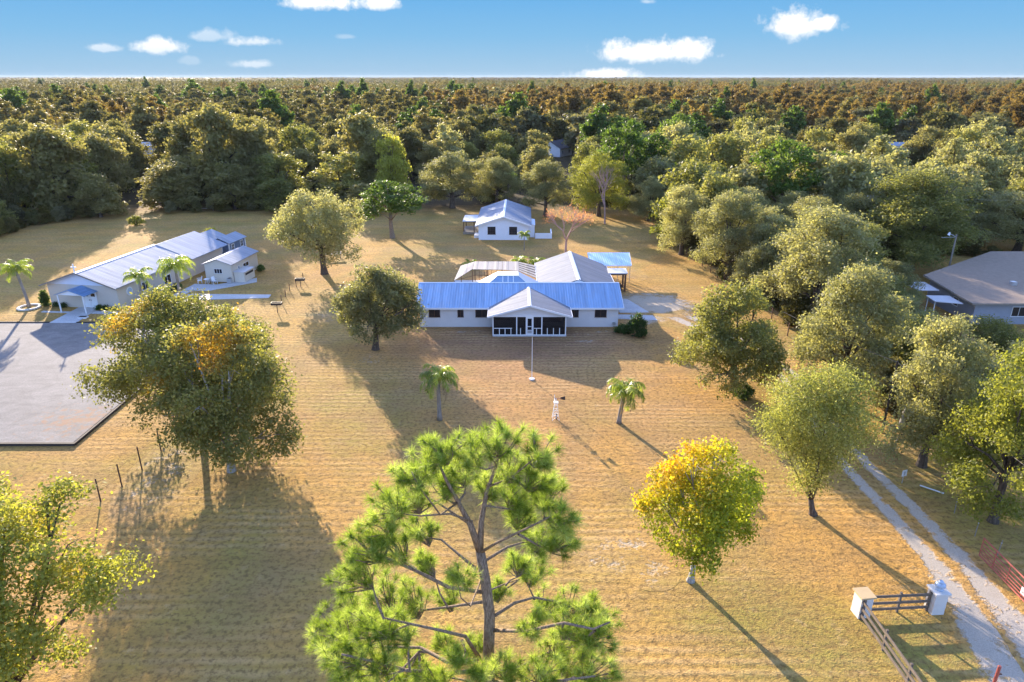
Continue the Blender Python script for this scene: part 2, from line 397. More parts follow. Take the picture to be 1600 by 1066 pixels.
M['greytwig'] = make_bark('grey_twigs', (0.17, 0.13, 0.12), (0.30, 0.24, 0.21))

OAK = dict(dark=(0.082, 0.090, 0.028), mid=(0.172, 0.176, 0.054), lite=(0.29, 0.27, 0.10))
M['oak'] = make_leaf('oak_leaf', **OAK, autumn=(0.34, 0.13, 0.02), autumn2=(0.40, 0.30, 0.03))
M['oakgrey'] = make_leaf('live_oak_leaf', (0.105, 0.108, 0.050), (0.215, 0.212, 0.100), (0.36, 0.34, 0.18), autumn=(0.38, 0.22, 0.03), autumn2=(0.38, 0.33, 0.04))
M['oakyel'] = make_leaf('yellowing_leaf', (0.10, 0.115, 0.022), (0.20, 0.21, 0.040), (0.34, 0.33, 0.07), autumn=(0.40, 0.25, 0.03), autumn2=(0.40, 0.34, 0.04))
M['maple'] = make_leaf('autumn_leaf', (0.10, 0.13, 0.014), (0.21, 0.25, 0.022), (0.37, 0.38, 0.04), autumn=(0.52, 0.24, 0.012), autumn2=(0.60, 0.45, 0.025), inst=0.0)
M['willow'] = make_leaf('fine_leaf', (0.10, 0.115, 0.030), (0.215, 0.225, 0.062), (0.38, 0.37, 0.15), inst=0.0)
M['needle'] = make_leaf('pine_needle', (0.075, 0.115, 0.016), (0.19, 0.265, 0.036), (0.48, 0.54, 0.20), inst=0.0, trans=0.4, rough=0.5, spec=0.2)
M['pineleaf'] = make_leaf('pine_foliage', (0.03, 0.055, 0.014), (0.062, 0.105, 0.020), (0.12, 0.17, 0.035))
M['cypress'] = make_leaf('russet_foliage', (0.105, 0.070, 0.026), (0.180, 0.118, 0.040), (0.25, 0.17, 0.06), inst=0.7, trans=.36, trans_gain=2.0, spec=.1)
M['forest'] = make_leaf('forest_foliage', (0.115, 0.108, 0.046), (0.190, 0.176, 0.072), (0.25, 0.225, 0.098), inst=0.7, trans=.42, trans_gain=2.1, spec=.1)
for k_, a_ in (('far_olive', ((0.105, 0.092, 0.034), (0.170, 0.147, 0.054), (0.23, 0.198, 0.076))), ('far_green', ((0.076, 0.076, 0.030), (0.130, 0.126, 0.048), (0.185, 0.172, 0.068))),
               ('far_grey', ((0.075, 0.074, 0.038), (0.135, 0.130, 0.066), (0.20, 0.188, 0.096))), ('far_yellow', ((0.08, 0.07, 0.02), (0.135, 0.115, 0.032), (0.19, 0.165, 0.05))),
               ('far_russet', ((0.115, 0.078, 0.028), (0.185, 0.128, 0.042), (0.25, 0.178, 0.060)))):
    M[k_] = make_leaf(k_ + '_foliage', *a_, inst=0.7, trans=.36, trans_gain=1.9, spec=.05)
M['palmleaf'] = make_leaf('palm_leaf', (0.09, 0.13, 0.015), (0.20, 0.26, 0.03), (0.36, 0.40, 0.08), inst=0.1, rough=0.4, spec=0.5)
M['redleaf'] = make_leaf('red_leaf', (0.30, 0.12, 0.08), (0.40, 0.16, 0.10), (0.46, 0.24, 0.14), inst=0.0)
M['shrub'] = make_leaf('shrub_leaf', (0.025, 0.05, 0.014), (0.055, 0.095, 0.022), (0.10, 0.15, 0.04))
M['deadfrond'] = make_leaf('dry_frond', (0.16, 0.11, 0.06), (0.22, 0.16, 0.10), (0.30, 0.23, 0.15), trans_gain=1.3)

# ------------------------------------------------------------------ mesh helpers
class MB:
    def __init__(s): s.v = []; s.f = []
    def poly(s, pts):
        b = len(s.v); s.v += [tuple(p) for p in pts]; s.f.append(tuple(range(b, b + len(pts)))); return s
    def box(s, x0, x1, y0, y1, z0, z1):
        b = len(s.v)
        s.v += [(x0, y0, z0), (x1, y0, z0), (x1, y1, z0), (x0, y1, z0), (x0, y0, z1), (x1, y0, z1), (x1, y1, z1), (x0, y1, z1)]
        s.f += [tuple(b + i for i in q) for q in ((3, 2, 1, 0), (4, 5, 6, 7), (0, 1, 5, 4), (1, 2, 6, 5), (2, 3, 7, 6), (3, 0, 4, 7))]
        return s
    def slab(s, pts, th):
        """flat polygon thickened downwards"""
        n = len(pts); b = len(s.v)
        s.v += [tuple(p) for p in pts] + [(p[0], p[1], p[2] - th) for p in pts]
        s.f.append(tuple(range(b, b + n))); s.f.append(tuple(range(b + 2 * n - 1, b + n - 1, -1)))
        for i in range(n):
            j = (i + 1) % n
            s.f.append((b + i, b + n + i, b + n + j, b + j))
        return s
    def bar(s, p0, p1, w, h=None):
        """rectangular bar between two points"""
        h = h or w
        p0 = Vector(p0); p1 = Vector(p1); d = (p1 - p0).normalized()
        up = Vector((0, 0, 1)) if abs(d.z) < 0.95 else Vector((0, 1, 0))
        a = d.cross(up).normalized() * w / 2; c = a.cross(d).normalized() * h / 2
        b = len(s.v)
        for p in (p0, p1):
            s.v += [tuple(p - a - c), tuple(p + a - c), tuple(p + a + c), tuple(p - a + c)]
        s.f += [tuple(b + i for i in q) for q in ((0, 1, 2, 3), (7, 6, 5, 4), (4, 5, 1, 0), (5, 6, 2, 1), (6, 7, 3, 2), (7, 4, 0, 3))]
        return s
    def tube(s, path, radii, n=7, cap=True):
        path = [Vector(p) for p in path]
        if isinstance(radii, (int, float)): radii = [radii] * len(path)
        b = len(s.v); a = None
        for i, p in enumerate(path):
            d = (path[min(i + 1, len(path) - 1)] - path[max(i - 1, 0)])
            d = d.normalized() if d.length > 1e-9 else Vector((0, 0, 1))
            if a is None:
                up = Vector((1, 0, 0)) if abs(d.x) < 0.9 else Vector((0, 1, 0))
                a = d.cross(up).normalized()
            else:
                a = (a - d * a.dot(d)).normalized()
            c = d.cross(a)
            for k in range(n):
                t = 2 * math.pi * k / n
                s.v.append(tuple(p + (a * math.cos(t) + c * math.sin(t)) * radii[i]))
        for i in range(len(path) - 1):
            for k in range(n):
                k2 = (k + 1) % n
                s.f.append((b + i * n + k, b + i * n + k2, b + (i + 1) * n + k2, b + (i + 1) * n + k))
        if cap:
            s.f.append(tuple(b + k for k in range(n - 1, -1, -1))); e = b + (len(path) - 1) * n
            s.f.append(tuple(e + k for k in range(n)))
        return s
    def build(s, name, mat, parent=None, smooth=False, cover=None):
        me = bpy.data.meshes.new(name); me.from_pydata(s.v, [], s.f); me.update()
        if smooth: me.polygons.foreach_set('use_smooth', [True] * len(me.polygons))
        if cover is not None:
            a = me.attributes.new('cover', 'FLOAT', 'POINT'); a.data.foreach_set('value', cover)
        me.materials.append(M[mat] if isinstance(mat, str) else mat)
        o = bpy.data.objects.new(name, me); COL.objects.link(o)
        if parent: o.parent = parent
        return o

def tag(o, label=None, cat=None, group=None, kind=None):
    if label: o['label'] = label
    if cat: o['category'] = cat
    if group: o['group'] = group
    if kind: o['kind'] = kind
    return o
def thing(name, loc, label, cat, rz=0.0, group=None):
    o = bpy.data.objects.new(name, None); COL.objects.link(o)
    o.empty_display_size = 0.5
    o.location = (loc[0], loc[1], loc[2] if len(loc) > 2 else 0.0); o.rotation_euler = (0, 0, rz)
    return tag(o, label, cat, group)
def dup(root, loc, rz=0.0, scale=(1, 1, 1), label=None, group=None):
    r = root.copy(); COL.objects.link(r)
    r.location = (loc[0], loc[1], loc[2] if len(loc) > 2 else 0.0); r.rotation_euler = (0, 0, rz); r.scale = scale
    if label: r['label'] = label
    if group: r['group'] = group
    for ch in root.children:
        c = ch.copy(); COL.objects.link(c); c.parent = r
        for g in ch.children:
            d = g.copy(); COL.objects.link(d); d.parent = c
    return r

# ------------------------------------------------------------------ foliage helpers
def quads_mesh(name, V, tint, warm, mat, k=4):
    """V: (N,k,3) polygons; tint, warm per polygon"""
    N = V.shape[0]
    me = bpy.data.meshes.new(name)
    me.vertices.add(N * k); me.vertices.foreach_set('co', V.reshape(-1).astype(np.float32))
    me.loops.add(N * k); me.loops.foreach_set('vertex_index', np.arange(N * k, dtype=np.int32))
    me.polygons.add(N); me.polygons.foreach_set('loop_start', np.arange(0, N * k, k, dtype=np.int32))
    me.polygons.foreach_set('loop_total', np.full(N, k, dtype=np.int32))
    me.update(calc_edges=True)
    a = me.attributes.new('tint', 'FLOAT', 'POINT'); a.data.foreach_set('value', np.repeat(tint, k).astype(np.float32))
    if warm is not None:
        a = me.attributes.new('warm', 'FLOAT', 'POINT'); a.data.foreach_set('value', np.repeat(warm, k).astype(np.float32))
    me.materials.append(M[mat])
    return me
def unit(rng, n):
    v = rng.normal(size=(n, 3)); return v / np.linalg.norm(v, axis=1, keepdims=True)
def leaf_polys(C, L, Wd, rng, up=0.35, droop=0.0, out=None, outw=0.9):
    n = len(C)
    nr = unit(rng, n); nr[:, 2] += up
    if out is not None: nr += out * outw
    nr /= np.linalg.norm(nr, axis=1, keepdims=True)
    a = unit(rng, n); a[:, 2] -= droop
    a -= nr * np.sum(a * nr, axis=1, keepdims=True); a /= np.linalg.norm(a, axis=1, keepdims=True) + 1e-9
    b = np.cross(nr, a)
    L = np.asarray(L).reshape(-1, 1); Wd = np.asarray(Wd).reshape(-1, 1)
    sk = rng.uniform(-0.12, 0.12, size=(n, 1)) * L
    return np.stack([C - a * L / 2, C + b * Wd / 2 + a * sk + nr * L * 0.08, C + a * L / 2, C - b * Wd / 2 - a * sk + nr * L * 0.08], axis=1)

def crown_points(lobes, rng, clumps, per, sigma, inner=0.2, flat=0.75):
    """leaves gather in clumps (twig ends) over the shell of each lobe of the crown"""
    lobes = np.asarray(lobes, float)
    area = lobes[:, 3] * lobes[:, 4] + lobes[:, 3] * lobes[:, 5] + lobes[:, 4] * lobes[:, 5]
    cnt = np.maximum(3, (clumps * area / area.sum())).astype(int)
    P = []; O = []; LT = []
    for lb, c in zip(lobes, cnt):
        d = unit(rng, c * 2)
        keep = (d[:, 2] > -0.35) | (rng.random(c * 2) < 0.45)
        d = d[keep][:c]
        r = np.where(rng.random(len(d)) < inner, rng.uniform(0.3, 0.8, len(d)), rng.uniform(0.82, 1.08, len(d)))
        P.append(lb[:3] + d * r[:, None] * lb[3:6]); O.append(d); LT.append(np.full(len(d), rng.random()))
    P = np.concatenate(P); O = np.concatenate(O); lt = np.concatenate(LT)
    q = np.min(np.linalg.norm((P[:, None, :] - lobes[None, :, :3]) / lobes[None, :, 3:6], axis=2), axis=1)
    keep = (q > 0.6) | (rng.random(len(P)) < 0.3)
    P = P[keep]; O = O[keep]
    n = len(P)
    ct = rng.random(n)
    k = rng.poisson(per, n) + 2
    idx = np.repeat(np.arange(n), k)
    ct = .65 * lt[keep] + .35 * ct
    sg = (sigma * rng.uniform(0.6, 1.35, n))[idx][:, None]
    C = P[idx] + np.clip(rng.normal(size=(len(idx), 3)), -1.7, 1.7) * sg * np.array([1, 1, flat])
    return C, O[idx], ct[idx]

def oak_lobes(R, z0, z1, seed, n=12, cx=0.0, cy=0.0, low=0.22, taper=0.55):
    rg = np.random.default_rng(seed)
    H = z1 - z0; L = []
    for i in range(n):
        t = (i + 0.5) / n
        th = i * 2.39996 + rg.uniform(-0.5, 0.5)
        rl = R * rg.uniform(0.28, 0.50) * (1.1 - 0.25 * t)
        rr = (R - rl * 0.9) * (1.0 - taper * t ** 1.6) * rg.uniform(0.68, 1.15)
        if t > 0.9: rr *= 0.35
        rz = min(rl * rg.uniform(0.62, 0.85), H * 0.36)
        zc = z0 + rz * 0.8 + (H - 1.7 * rz) * (low + (1 - low) * t) ** 1.05 * rg.uniform(0.93, 1.0)
        L.append((cx + rr * math.cos(th), cy + rr * math.sin(th), zc, rl, rl * rg.uniform(0.85, 1.1), rz))
    # fit the boughs to the wanted outline
    xm = max(math.hypot(l[0] - cx, l[1] - cy) + l[3] * 1.06 for l in L); k = R / xm
    zl = min(l[2] - l[5] * .9 for l in L); zh = max(l[2] + l[5] * 1.06 for l in L); kz = (z1 - z0) / (zh - zl)
    return [(cx + (l[0] - cx) * k, cy + (l[1] - cy) * k, z0 + (l[2] - zl) * kz, l[3] * k, l[4] * k, l[5] * kz) for l in L]

def limbs(mb, lobes, base, split, r0, rng, fork=0.55, sides=7, twigs=2, lean=(0, 0)):
    base = Vector(base); sp = Vector(split)
    mid = base.lerp(sp, 0.5) + Vector((rng.uniform(-.1, .1), rng.uniform(-.1, .1), 0)) * sp.z * 0.25
    mb.tube([base - Vector((0, 0, 0.15)), base + Vector((0, 0, 0.12)), base.lerp(mid, .5), mid, sp], [r0 * 1.7, r0 * 1.35, r0 * 1.02, r0 * 0.92, r0 * 0.8], sides + 3)
    for lb in lobes:
        c = Vector(lb[:3])
        s0 = mid.lerp(sp, rng.uniform(0.6, 1.0))
        if s0.z > c.z - 0.3: s0 = base.lerp(sp, 0.6)
        m1 = s0.lerp(c, 0.4) + Vector((rng.uniform(-.3, .3), rng.uniform(-.3, .3), rng.uniform(0.0, .5)))
        r = r0 * fork * rng.uniform(0.6, 1.0)
        mb.tube([s0, m1, c], [r, r * 0.66, r * 0.32], sides)
        for _ in range(twigs):
            d = Vector(rng.normal(size=3)).normalized(); d.z = abs(d.z) * 0.8
            e = c + Vector((d.x * lb[3], d.y * lb[4], d.z * lb[5])) * 0.85
            mb.tube([m1.lerp(c, 0.6), c.lerp(e, 0.5) + Vector((0, 0, 0.15)), e], [r * 0.4, r * 0.24, r * 0.08], 5)

def sublobes(lobes, rng, k, gaps=.18):
    """every bough of the crown breaks up into smaller rounded sprays"""
    out = []
    for lb in lobes:
        lb = np.asarray(lb, float); d = unit(rng, k * 2); d = d[(d[:, 2] > -.45) | (rng.random(k * 2) < .4)][:k]
        for q in d:
            if rng.random() < gaps: continue
            f = rng.uniform(.20, .46)
            out.append((*(lb[:3] + q * lb[3:6] * rng.uniform(.5, .88)), lb[3] * f, lb[4] * f, max(lb[5], .7 * lb[3]) * f * .85))
    return out
def crown_mesh(name, lobes, seed, clumps, per, sigma, leaf, mat, aspect=0.62, gaps=.18, up=0.35, droop=0.0, warm=None, inner=0.2, tint_bias=0.0, outw=0.9, k=13):
    rng = np.random.default_rng(seed)
    if k: lobes = sublobes(lobes, rng, k, gaps)
    C, O, ct = crown_points(lobes, rng, clumps, per, sigma, inner)
    C[:, 2] = np.maximum(C[:, 2], 0.1)
    n = len(C)
    L = leaf * rng.uniform(0.5, 1.5, n)
    V = leaf_polys(C, L, L * aspect, rng, up, droop, O, outw)
    tint = np.clip(0.45 * ct + 0.55 * rng.random(n) + tint_bias, 0, 1)
    w = warm(C, rng) if warm else np.zeros(n)
    return quads_mesh(name, V, tint, w, mat)
def link(name, me, parent=None):
    o = bpy.data.objects.new(name, me); COL.objects.link(o)
    if parent: o.parent = parent
    return o

def tree(name, loc, lobes, label, cat, seed, clumps, per, sigma, leaf, mat, bark, r0, split, group=None, rz=0.0, twigs=2, extra=None, **kw):
    root = thing(name, loc, label, cat, rz, group)
    link('crown', crown_mesh('crown', lobes, seed, clumps, per, sigma, leaf, mat, **kw), root)
    mb = MB(); rng = np.random.default_rng(seed + 7)
    limbs(mb, lobes, (0, 0, 0), split, r0, rng, twigs=twigs)
    if extra: extra(mb, rng)
    mb.build('trunk', bark, root, smooth=True)
    return root

def spec(ub, vb, u0, u1, vt, vl):
    """base point, crown half width, crown bottom and top, crown centre offset: all in metres"""
    X, Y = at(ub, vb)
    z1 = height_at(vt, Y); z0 = height_at(vl, Y)
    zc = (z0 + z1) / 2
    xa = x_at(u0, Y, zc); xb = x_at(u1, Y, zc)
    return X, Y, (xb - xa) / 2, z0, z1, (xa + xb) / 2 - X

# ------------------------------------------------------------------ the setting
def grid_sheet(name, xs, ys, z, mat):
    V = [(x, y, z) for y in ys for x in xs]; nx = len(xs)
    F = [(j * nx + i, j * nx + i + 1, (j + 1) * nx + i + 1, (j + 1) * nx + i) for j in range(len(ys) - 1) for i in range(nx - 1)]
    me = bpy.data.meshes.new(name); me.from_pydata(V, [], F); me.update(); me.materials.append(M[mat])
    o = bpy.data.objects.new(name, me); COL.objects.link(o); return o
gx = [-9000, -4000, -1500, -600, -300] + list(range(-160, 161, 10)) + [300, 600, 1500, 4000, 9000]
gy = [-300, -100, -40] + list(range(-10, 201, 10)) + [300, 600, 1500, 4000, 9000]
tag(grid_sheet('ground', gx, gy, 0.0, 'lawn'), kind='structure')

def ribbon(name, path, widths, mat, z, seed, edge=0.35):
    """strip of loose ground along a path; its cover fades at both edges"""
    rg = random.Random(seed)
    pts = []
    for i in range(len(path) - 1):
        for k in range(8):
            t = k / 8
            pts.append((path[i][0] + (path[i + 1][0] - path[i][0]) * t, path[i][1] + (path[i + 1][1] - path[i][1]) * t, widths[i] + (widths[i + 1] - widths[i]) * t))
    pts.append((*path[-1], widths[-1]))
    mb = MB(); cov = []
    for i, (x, y, w) in enumerate(pts):
        a = pts[max(0, i - 1)]; b = pts[min(len(pts) - 1, i + 1)]
        d = Vector((b[0] - a[0], b[1] - a[1])).normalized(); n = Vector((d.y, -d.x))
        end = min(1.0, min(i, len(pts) - 1 - i) / 4.0)
        for s, c in ((-1.35, 0), (-0.8, .75), (0, 1), (0.8, .75), (1.35, 0)):
            q = s * w / 2 * rg.uniform(0.94, 1.06)
            mb.v.append((x + n.x * q, y + n.y * q, z)); cov.append(c * end)
    for i in range(len(pts) - 1):
        for k in range(4):
            b = i * 5 + k
            mb.f.append((b, b + 1, b + 6, b + 5))
    o = mb.build(name, mat, cover=cov)
    return tag(o, kind='structure')
def patch(name, cx, cy, rx, ry, mat, z, rz=0.0, full=1.0):
    mb = MB(); cov = []
    mb.v.append((cx, cy, z)); cov.append(full)
    n = 36
    for ring, c in ((0.45, full), (0.75, full * 0.6), (1.0, 0.0)):
        for k in range(n):
            t = 2 * math.pi * k / n
            x, y = rx * ring * math.cos(t), ry * ring * math.sin(t)
            mb.v.append((cx + x * math.cos(rz) - y * math.sin(rz), cy + x * math.sin(rz) + y * math.cos(rz), z)); cov.append(c)
    for k in range(n):
        mb.f.append((0, 1 + k, 1 + (k + 1) % n))
        for r in (0, 1):
            a = 1 + r * n
            mb.f.append((a + k, a + n + k, a + n + (k + 1) % n, a + (k + 1) % n))
    return tag(mb.build(name, mat, cover=cov), kind='structure')

lt = [(18.5, 79.0), (21.5, 73.5), (24.8, 67.0), (26.0, 60.0), (25.3, 52.0), (24.7, 44.0), (25.0, 38.5), (25.1, 33.0), (24.6, 29.0), (24.0, 24.5), (23.5, 18)]
rt = [(20.3, 80.0), (23.3, 74.2), (26.4, 67.4), (27.5, 60.0), (26.9, 52.0), (26.5, 44.5), (26.9, 38.5), (27.0, 33.0), (26.6, 29.0), (26.4, 24.5), (26.0, 18)]
ribbon('driveway', lt, [1.5, 1.0, .8, .8, .8, .85, .95, 1.15, 1.7, 2.6, 3.2], 'track', 0.010, 1)
ribbon('driveway', rt, [1.6, 1.0, .8, .8, .8, .9, 1.0, 1.2, 1.6, 2.4, 3.0], 'track', 0.015, 2)
patch('sandy_ground', 17.8, 82.5, 6.5, 6.0, 'sand', 0.005, 0.2, 0.9)
patch('sandy_ground', 14.5, 99.0, 4.5, 7.0, 'sand', 0.004, 0.5, 0.35)
patch('sandy_ground', 16.2, 77.0, 3.2, 2.2, 'track', 0.007, 0.3, 0.55)
patch('sandy_ground', 25.6, 24.5, 3.2, 5.0, 'sand', 0.004, 0.0, 0.6)
patch('sandy_ground', -25.5, 43.0, 2.6, 6.5, 'sand', 0.004, 0.1, 0.35)
patch('sandy_ground', -20.5, 78.0, 4.5, 3.0, 'sand', 0.004, 0.1, 0.34)
patch('sandy_ground', 6.5, 34.0, 3.0, 2.2, 'sand', 0.004, 0.4, 0.38)
patch('sandy_ground', 8.2, 32.2, 1.6, 1.5, 'sand', 0.008, 0.4, 0.4)
patch('sandy_ground', 33.5, 47.0, 3.0, 3.5, 'sand', 0.004, 0.5, 0.42)
patch('sandy_ground', -14.5, 64.5, 1.8, 1.5, 'sand', 0.004, 0.5, 0.32)
for (x, y, a, b) in ((-5.0, 72.6, 2.2, .5), (-3.0, 71.3, .8, .5), (7.5, 71.5, 1.6, .7), (10.5, 72.6, 2.0, .5), (8.0, 69.6, 1.5, .6)):
    patch('sandy_ground', x, y, a, b, 'track', 0.004, 0.1, 0.42)

# crushed shell car park with its timber edging
tag(MB().slab([(-80, 47.2, 0.13), (-34.55, 47.2, 0.13), (-34.55, 75.2, 0.13), (-80, 75.2, 0.13)], 0.2).build('car_park', 'lot'), kind='structure')
e = thing('timber_edging', (-34.4, 47.0), 'dark timber edging boards round the pale car park', 'edging')
MB().box(-46, 0.16, -0.12, 0.10, 0, 0.22).build('front_board', 'timber', e)
MB().box(0.0, 0.16, 0.11, 28.4, 0, 0.20).build('side_board', 'timber', e)
MB().box(-46, -19.8, 28.3, 28.44, 0, 0.22).build('back_board', 'timber', e)
MB().box(-16.6, -0.05, 28.3, 28.44, 0, 0.20).build('back_board', 'timber', e)
# concrete walks of the left plot
def path(name, pts, z=0.05):
    return tag(MB().slab([(x, y, z) for x, y in pts], 0.09).build(name, 'concrete'), kind='structure')
path('path', [(-54.3, 75.25), (-51.1, 75.25), (-51.6, 80.9), (-54.2, 81.2)], 0.06)
path('path', [(-57.8, 79.4), (-54.3, 79.1), (-54.3, 79.6), (-57.8, 79.9)], 0.045)
path('path', [(-51.4, 78.9), (-46.0, 78.4), (-46.0, 79.4), (-51.4, 79.9)], 0.045)
path('path', [(-46.0, 78.4), (-44.9, 78.4), (-43.2, 88.2), (-44.6, 88.4)], 0.04)
path('path', [(-44.6, 88.5), (-40.9, 88.4), (-35.9, 92.6), (-36.6, 94.6), (-41.0, 91.3), (-44.2, 91.6)], 0.05)
path('path', [(-43.0, 86.9), (-42.5, 84.2), (-31.8, 85.2), (-31.9, 86.6)], 0.045)
# slab and side walks behind the big house
path('path', [(12.6, 77.0), (17.3, 76.4), (17.0, 78.2), (12.6, 78.6)], 0.03)
path('path', [(13.2, 79.2), (16.8, 79.4), (15.0, 84.6), (13.2, 84.6)], 0.035)
path('path', [(-8.2, 83.2), (3.2, 83.2), (3.2, 93.4), (-8.2, 93.4)], 0.05)

# ------------------------------------------------------------------ buildings
def window(parent, x0, x1, z0, z1, y, mull=(1, 0), fw=0.06, frame='white', pane='glass', axis='y', sgn=-1):
    """window in a wall facing -y (axis 'y') or +x / -x (axis 'x'): frame > pane"""
    def bx(mb, a0, a1, d0, d1, b0, b1):
        if axis == 'y':
            lo, hi = sorted((y + sgn * d0, y + sgn * d1)); mb.box(a0, a1, lo, hi, b0, b1)
        else:
            lo, hi = sorted((y + sgn * d0, y + sgn * d1)); mb.box(lo, hi, a0, a1, b0, b1)
    f = MB()
    bx(f, x0 - fw, x1 + fw, 0.0, 0.05, z1, z1 + fw); bx(f, x0 - fw - .03, x1 + fw + .03, 0.0, 0.08, z0 - fw, z0)
    bx(f, x0 - fw, x0, 0.0, 0.05, z0, z1); bx(f, x1, x1 + fw, 0.0, 0.05, z0, z1)
    for i in range(mull[0]):
        c = x0 + (x1 - x0) * (i + 1) / (mull[0] + 1); bx(f, c - .018, c + .018, 0.012, 0.042, z0, z1)
    for i in range(mull[1]):
        c = z0 + (z1 - z0) * (i + 1) / (mull[1] + 1); bx(f, x0, x1, 0.014, 0.040, c - .015, c + .015)
    fo = f.build('window', frame, parent)
    p = MB(); bx(p, x0, x1, 0.002, 0.012, z0, z1); p.build('pane', pane, fo)
    return fo

def ridge_cap(parent, a, b, w, drop, mat='white'):
    """folded cap along a ridge from a to b, lying on both slopes"""
    a = Vector(a); b = Vector(b); d = (b - a).normalized(); n = Vector((d.y, -d.x, 0)) * w; m = MB()
    for s_ in (1, -1):
        q = n * s_ - Vector((0, 0, drop))
        pts = [tuple(a), tuple(b), tuple(b + q), tuple(a + q)]
        m.slab(pts if s_ < 0 else pts[::-1], .012)
    return m.build('ridge_cap', mat, parent)
# --- the big ranch house
H = thing('ranch_house', (0, 74.2), 'long white ranch house with metal roof tinted sky blue and gabled screen porch', 'house')
wl = MB()
wl.box(-10.6, 12.2, 0, 9.0, 0, 2.50)
wl.box(3.7, 12.55, 9.0, 18.2, 0, 2.55)
wl.poly([(-10.6, 0.02, 2.5), (-10.6, 4.3, 3.95), (-10.6, 8.98, 2.5)]); wl.poly([(12.2, 0.02, 2.5), (12.2, 8.98, 2.5), (12.2, 4.3, 3.95)])
wl.poly([(3.7, 18.2, 2.55), (8.0, 18.2, 4.25), (12.55, 18.2, 2.55)])
wl.build('wall', 'stucco', H)
rf = MB()
rf.slab([(-11.05, -0.5, 2.46), (12.7, -0.5, 2.46), (12.7, 4.3, 4.09), (-11.05, 4.3, 4.09)], 0.09)
rf.slab([(-11.05, 4.3, 4.09), (12.7, 4.3, 4.09), (12.7, 9.3, 2.42), (-11.05, 9.3, 2.42)], 0.09)
mr = rf.build('roof', 'roof_x', H)
ridge_cap(mr, (-11.07, 4.3, 4.112), (12.72, 4.3, 4.112), .16, .055)
fa = MB()
fa.box(-11.09, 12.74, -0.56, -0.502, 2.28, 2.47)
for x in (-11.10, 12.702):
    fa.slab([(x, -0.5, 2.47), (x + .05, -0.5, 2.47), (x + .05, 4.3, 4.10), (x, 4.3, 4.10)], 0.2); fa.slab([(x, 4.3, 4.10), (x + .05, 4.3, 4.10), (x + .05, 9.3, 2.43), (x, 9.3, 2.43)], 0.2)
fa.build('fascia', 'white', mr)
wr = MB()
wr.slab([(3.2, 4.45, 2.72), (8.0, 4.45, 4.42), (8.0, 18.6, 4.42), (3.2, 18.6, 2.72)], 0.08)
wr.slab([(8.0, 4.45, 4.42), (13.05, 4.45, 2.45), (13.05, 18.6, 2.45), (8.0, 18.6, 4.42)], 0.08)
wro = wr.build('roof', 'roof_y', H)
MB().poly([(3.4, 4.5, 2.7), (12.8, 4.5, 2.5), (8.0, 4.5, 4.33)]).build('gable_fill', 'white', wro)
ridge_cap(wro, (8.0, 4.42, 4.442), (8.0, 18.63, 4.442), .24, .085)
for x, z in ((13.08, 2.38), (3.17, 2.65)): MB().bar((x, 5.6, z), (x, 18.6, z), 0.05, 0.2).build('fascia', 'white', wro)
# screen porch
pr = MB()
pr.slab([(-2.65, -3.6, 2.50), (1.95, -3.6, 3.80), (1.95, 3.7, 3.80), (-2.65, 0.0, 2.50)], 0.07)
pr.slab([(1.95, -3.6, 3.80), (6.60, -3.6, 2.50), (6.60, 0.0, 2.50), (1.95, 3.7, 3.80)], 0.07)
pro = pr.build('porch_roof', 'roof_y', H)
ridge_cap(pro, (1.95, -3.62, 3.822), (1.95, 3.6, 3.822), .18, .05)
pf = MB()
pf.bar((-2.70, -3.63, 2.42), (1.95, -3.63, 3.72), 0.05, 0.20); pf.bar((1.95, -3.63, 3.72), (6.65, -3.63, 2.42), 0.05, 0.20)
pf.bar((-2.69, -3.6, 2.42), (-2.69, 0.0, 2.42), 0.05, 0.18); pf.bar((6.64, -3.6, 2.42), (6.64, 0.0, 2.42), 0.05, 0.18)
pf.build('fascia', 'white', pro)
MB().poly([(-2.1, -3.05, 2.36), (6.0, -3.05, 2.36), (6.0, -3.05, 2.52), (1.95, -3.05, 3.66), (-2.1, -3.05, 2.52)]).poly([(-2.1, -3.0, 2.52), (1.95, -3.0, 3.66), (6.0, -3.0, 2.52), (6.0, -3.0, 2.36), (-2.1, -3.0, 2.36)]).build('gable_wall', 'stucco', H)
MB().box(-2.15, 6.05, -3.15, -0.01, 0, 0.12).build('porch_floor', 'concrete', H)
fr = MB()
for x in (-2.1, 0.52, 3.30, 5.94):
    fr.box(x - .06, x + .06, -3.13, -3.01, 0.12, 2.36)
for x in (-2.1, 5.94):
    fr.box(x - .055, x + .055, -1.6, -1.5, 0.12, 2.36)
fr.box(-2.16, 6.0, -3.14, -3.0, 2.30, 2.42); fr.box(-2.16, 6.0, -3.135, -3.005, 0.12, 0.22)
fr.box(-2.0, 0.0, -3.12, -3.02, 0.92, 0.99); fr.box(-2.145, -2.055, -3.0, -0.05, 0.9, 0.98); fr.box(5.9, 5.98, -3.0, -0.05, 0.9, 0.98)
fr.box(2.42, 3.24, -3.12, -3.02, 0.92, 0.99)
for x in (-1.40, -0.77, -0.12, 0.95, 2.72, 3.92, 4.60, 5.28):
    fr.box(x - .04, x + .04, -3.115, -3.025, 0.22, 0.97)
fr.build('porch_frame', 'white', H)
sc = MB()
for a, b in ((-2.04, 0.46), (0.58, 1.52), (2.38, 3.24), (3.36, 5.88)):
    sc.box(a, b, -3.075, -3.065, 0.22, 2.30)
sc.box(-2.105, -2.095, -3.0, -0.05, 0.12, 2.36); sc.box(5.935, 5.945, -3.0, -0.05, 0.12, 2.36)
sc.build('insect_screen', 'screen', H)
d = MB()
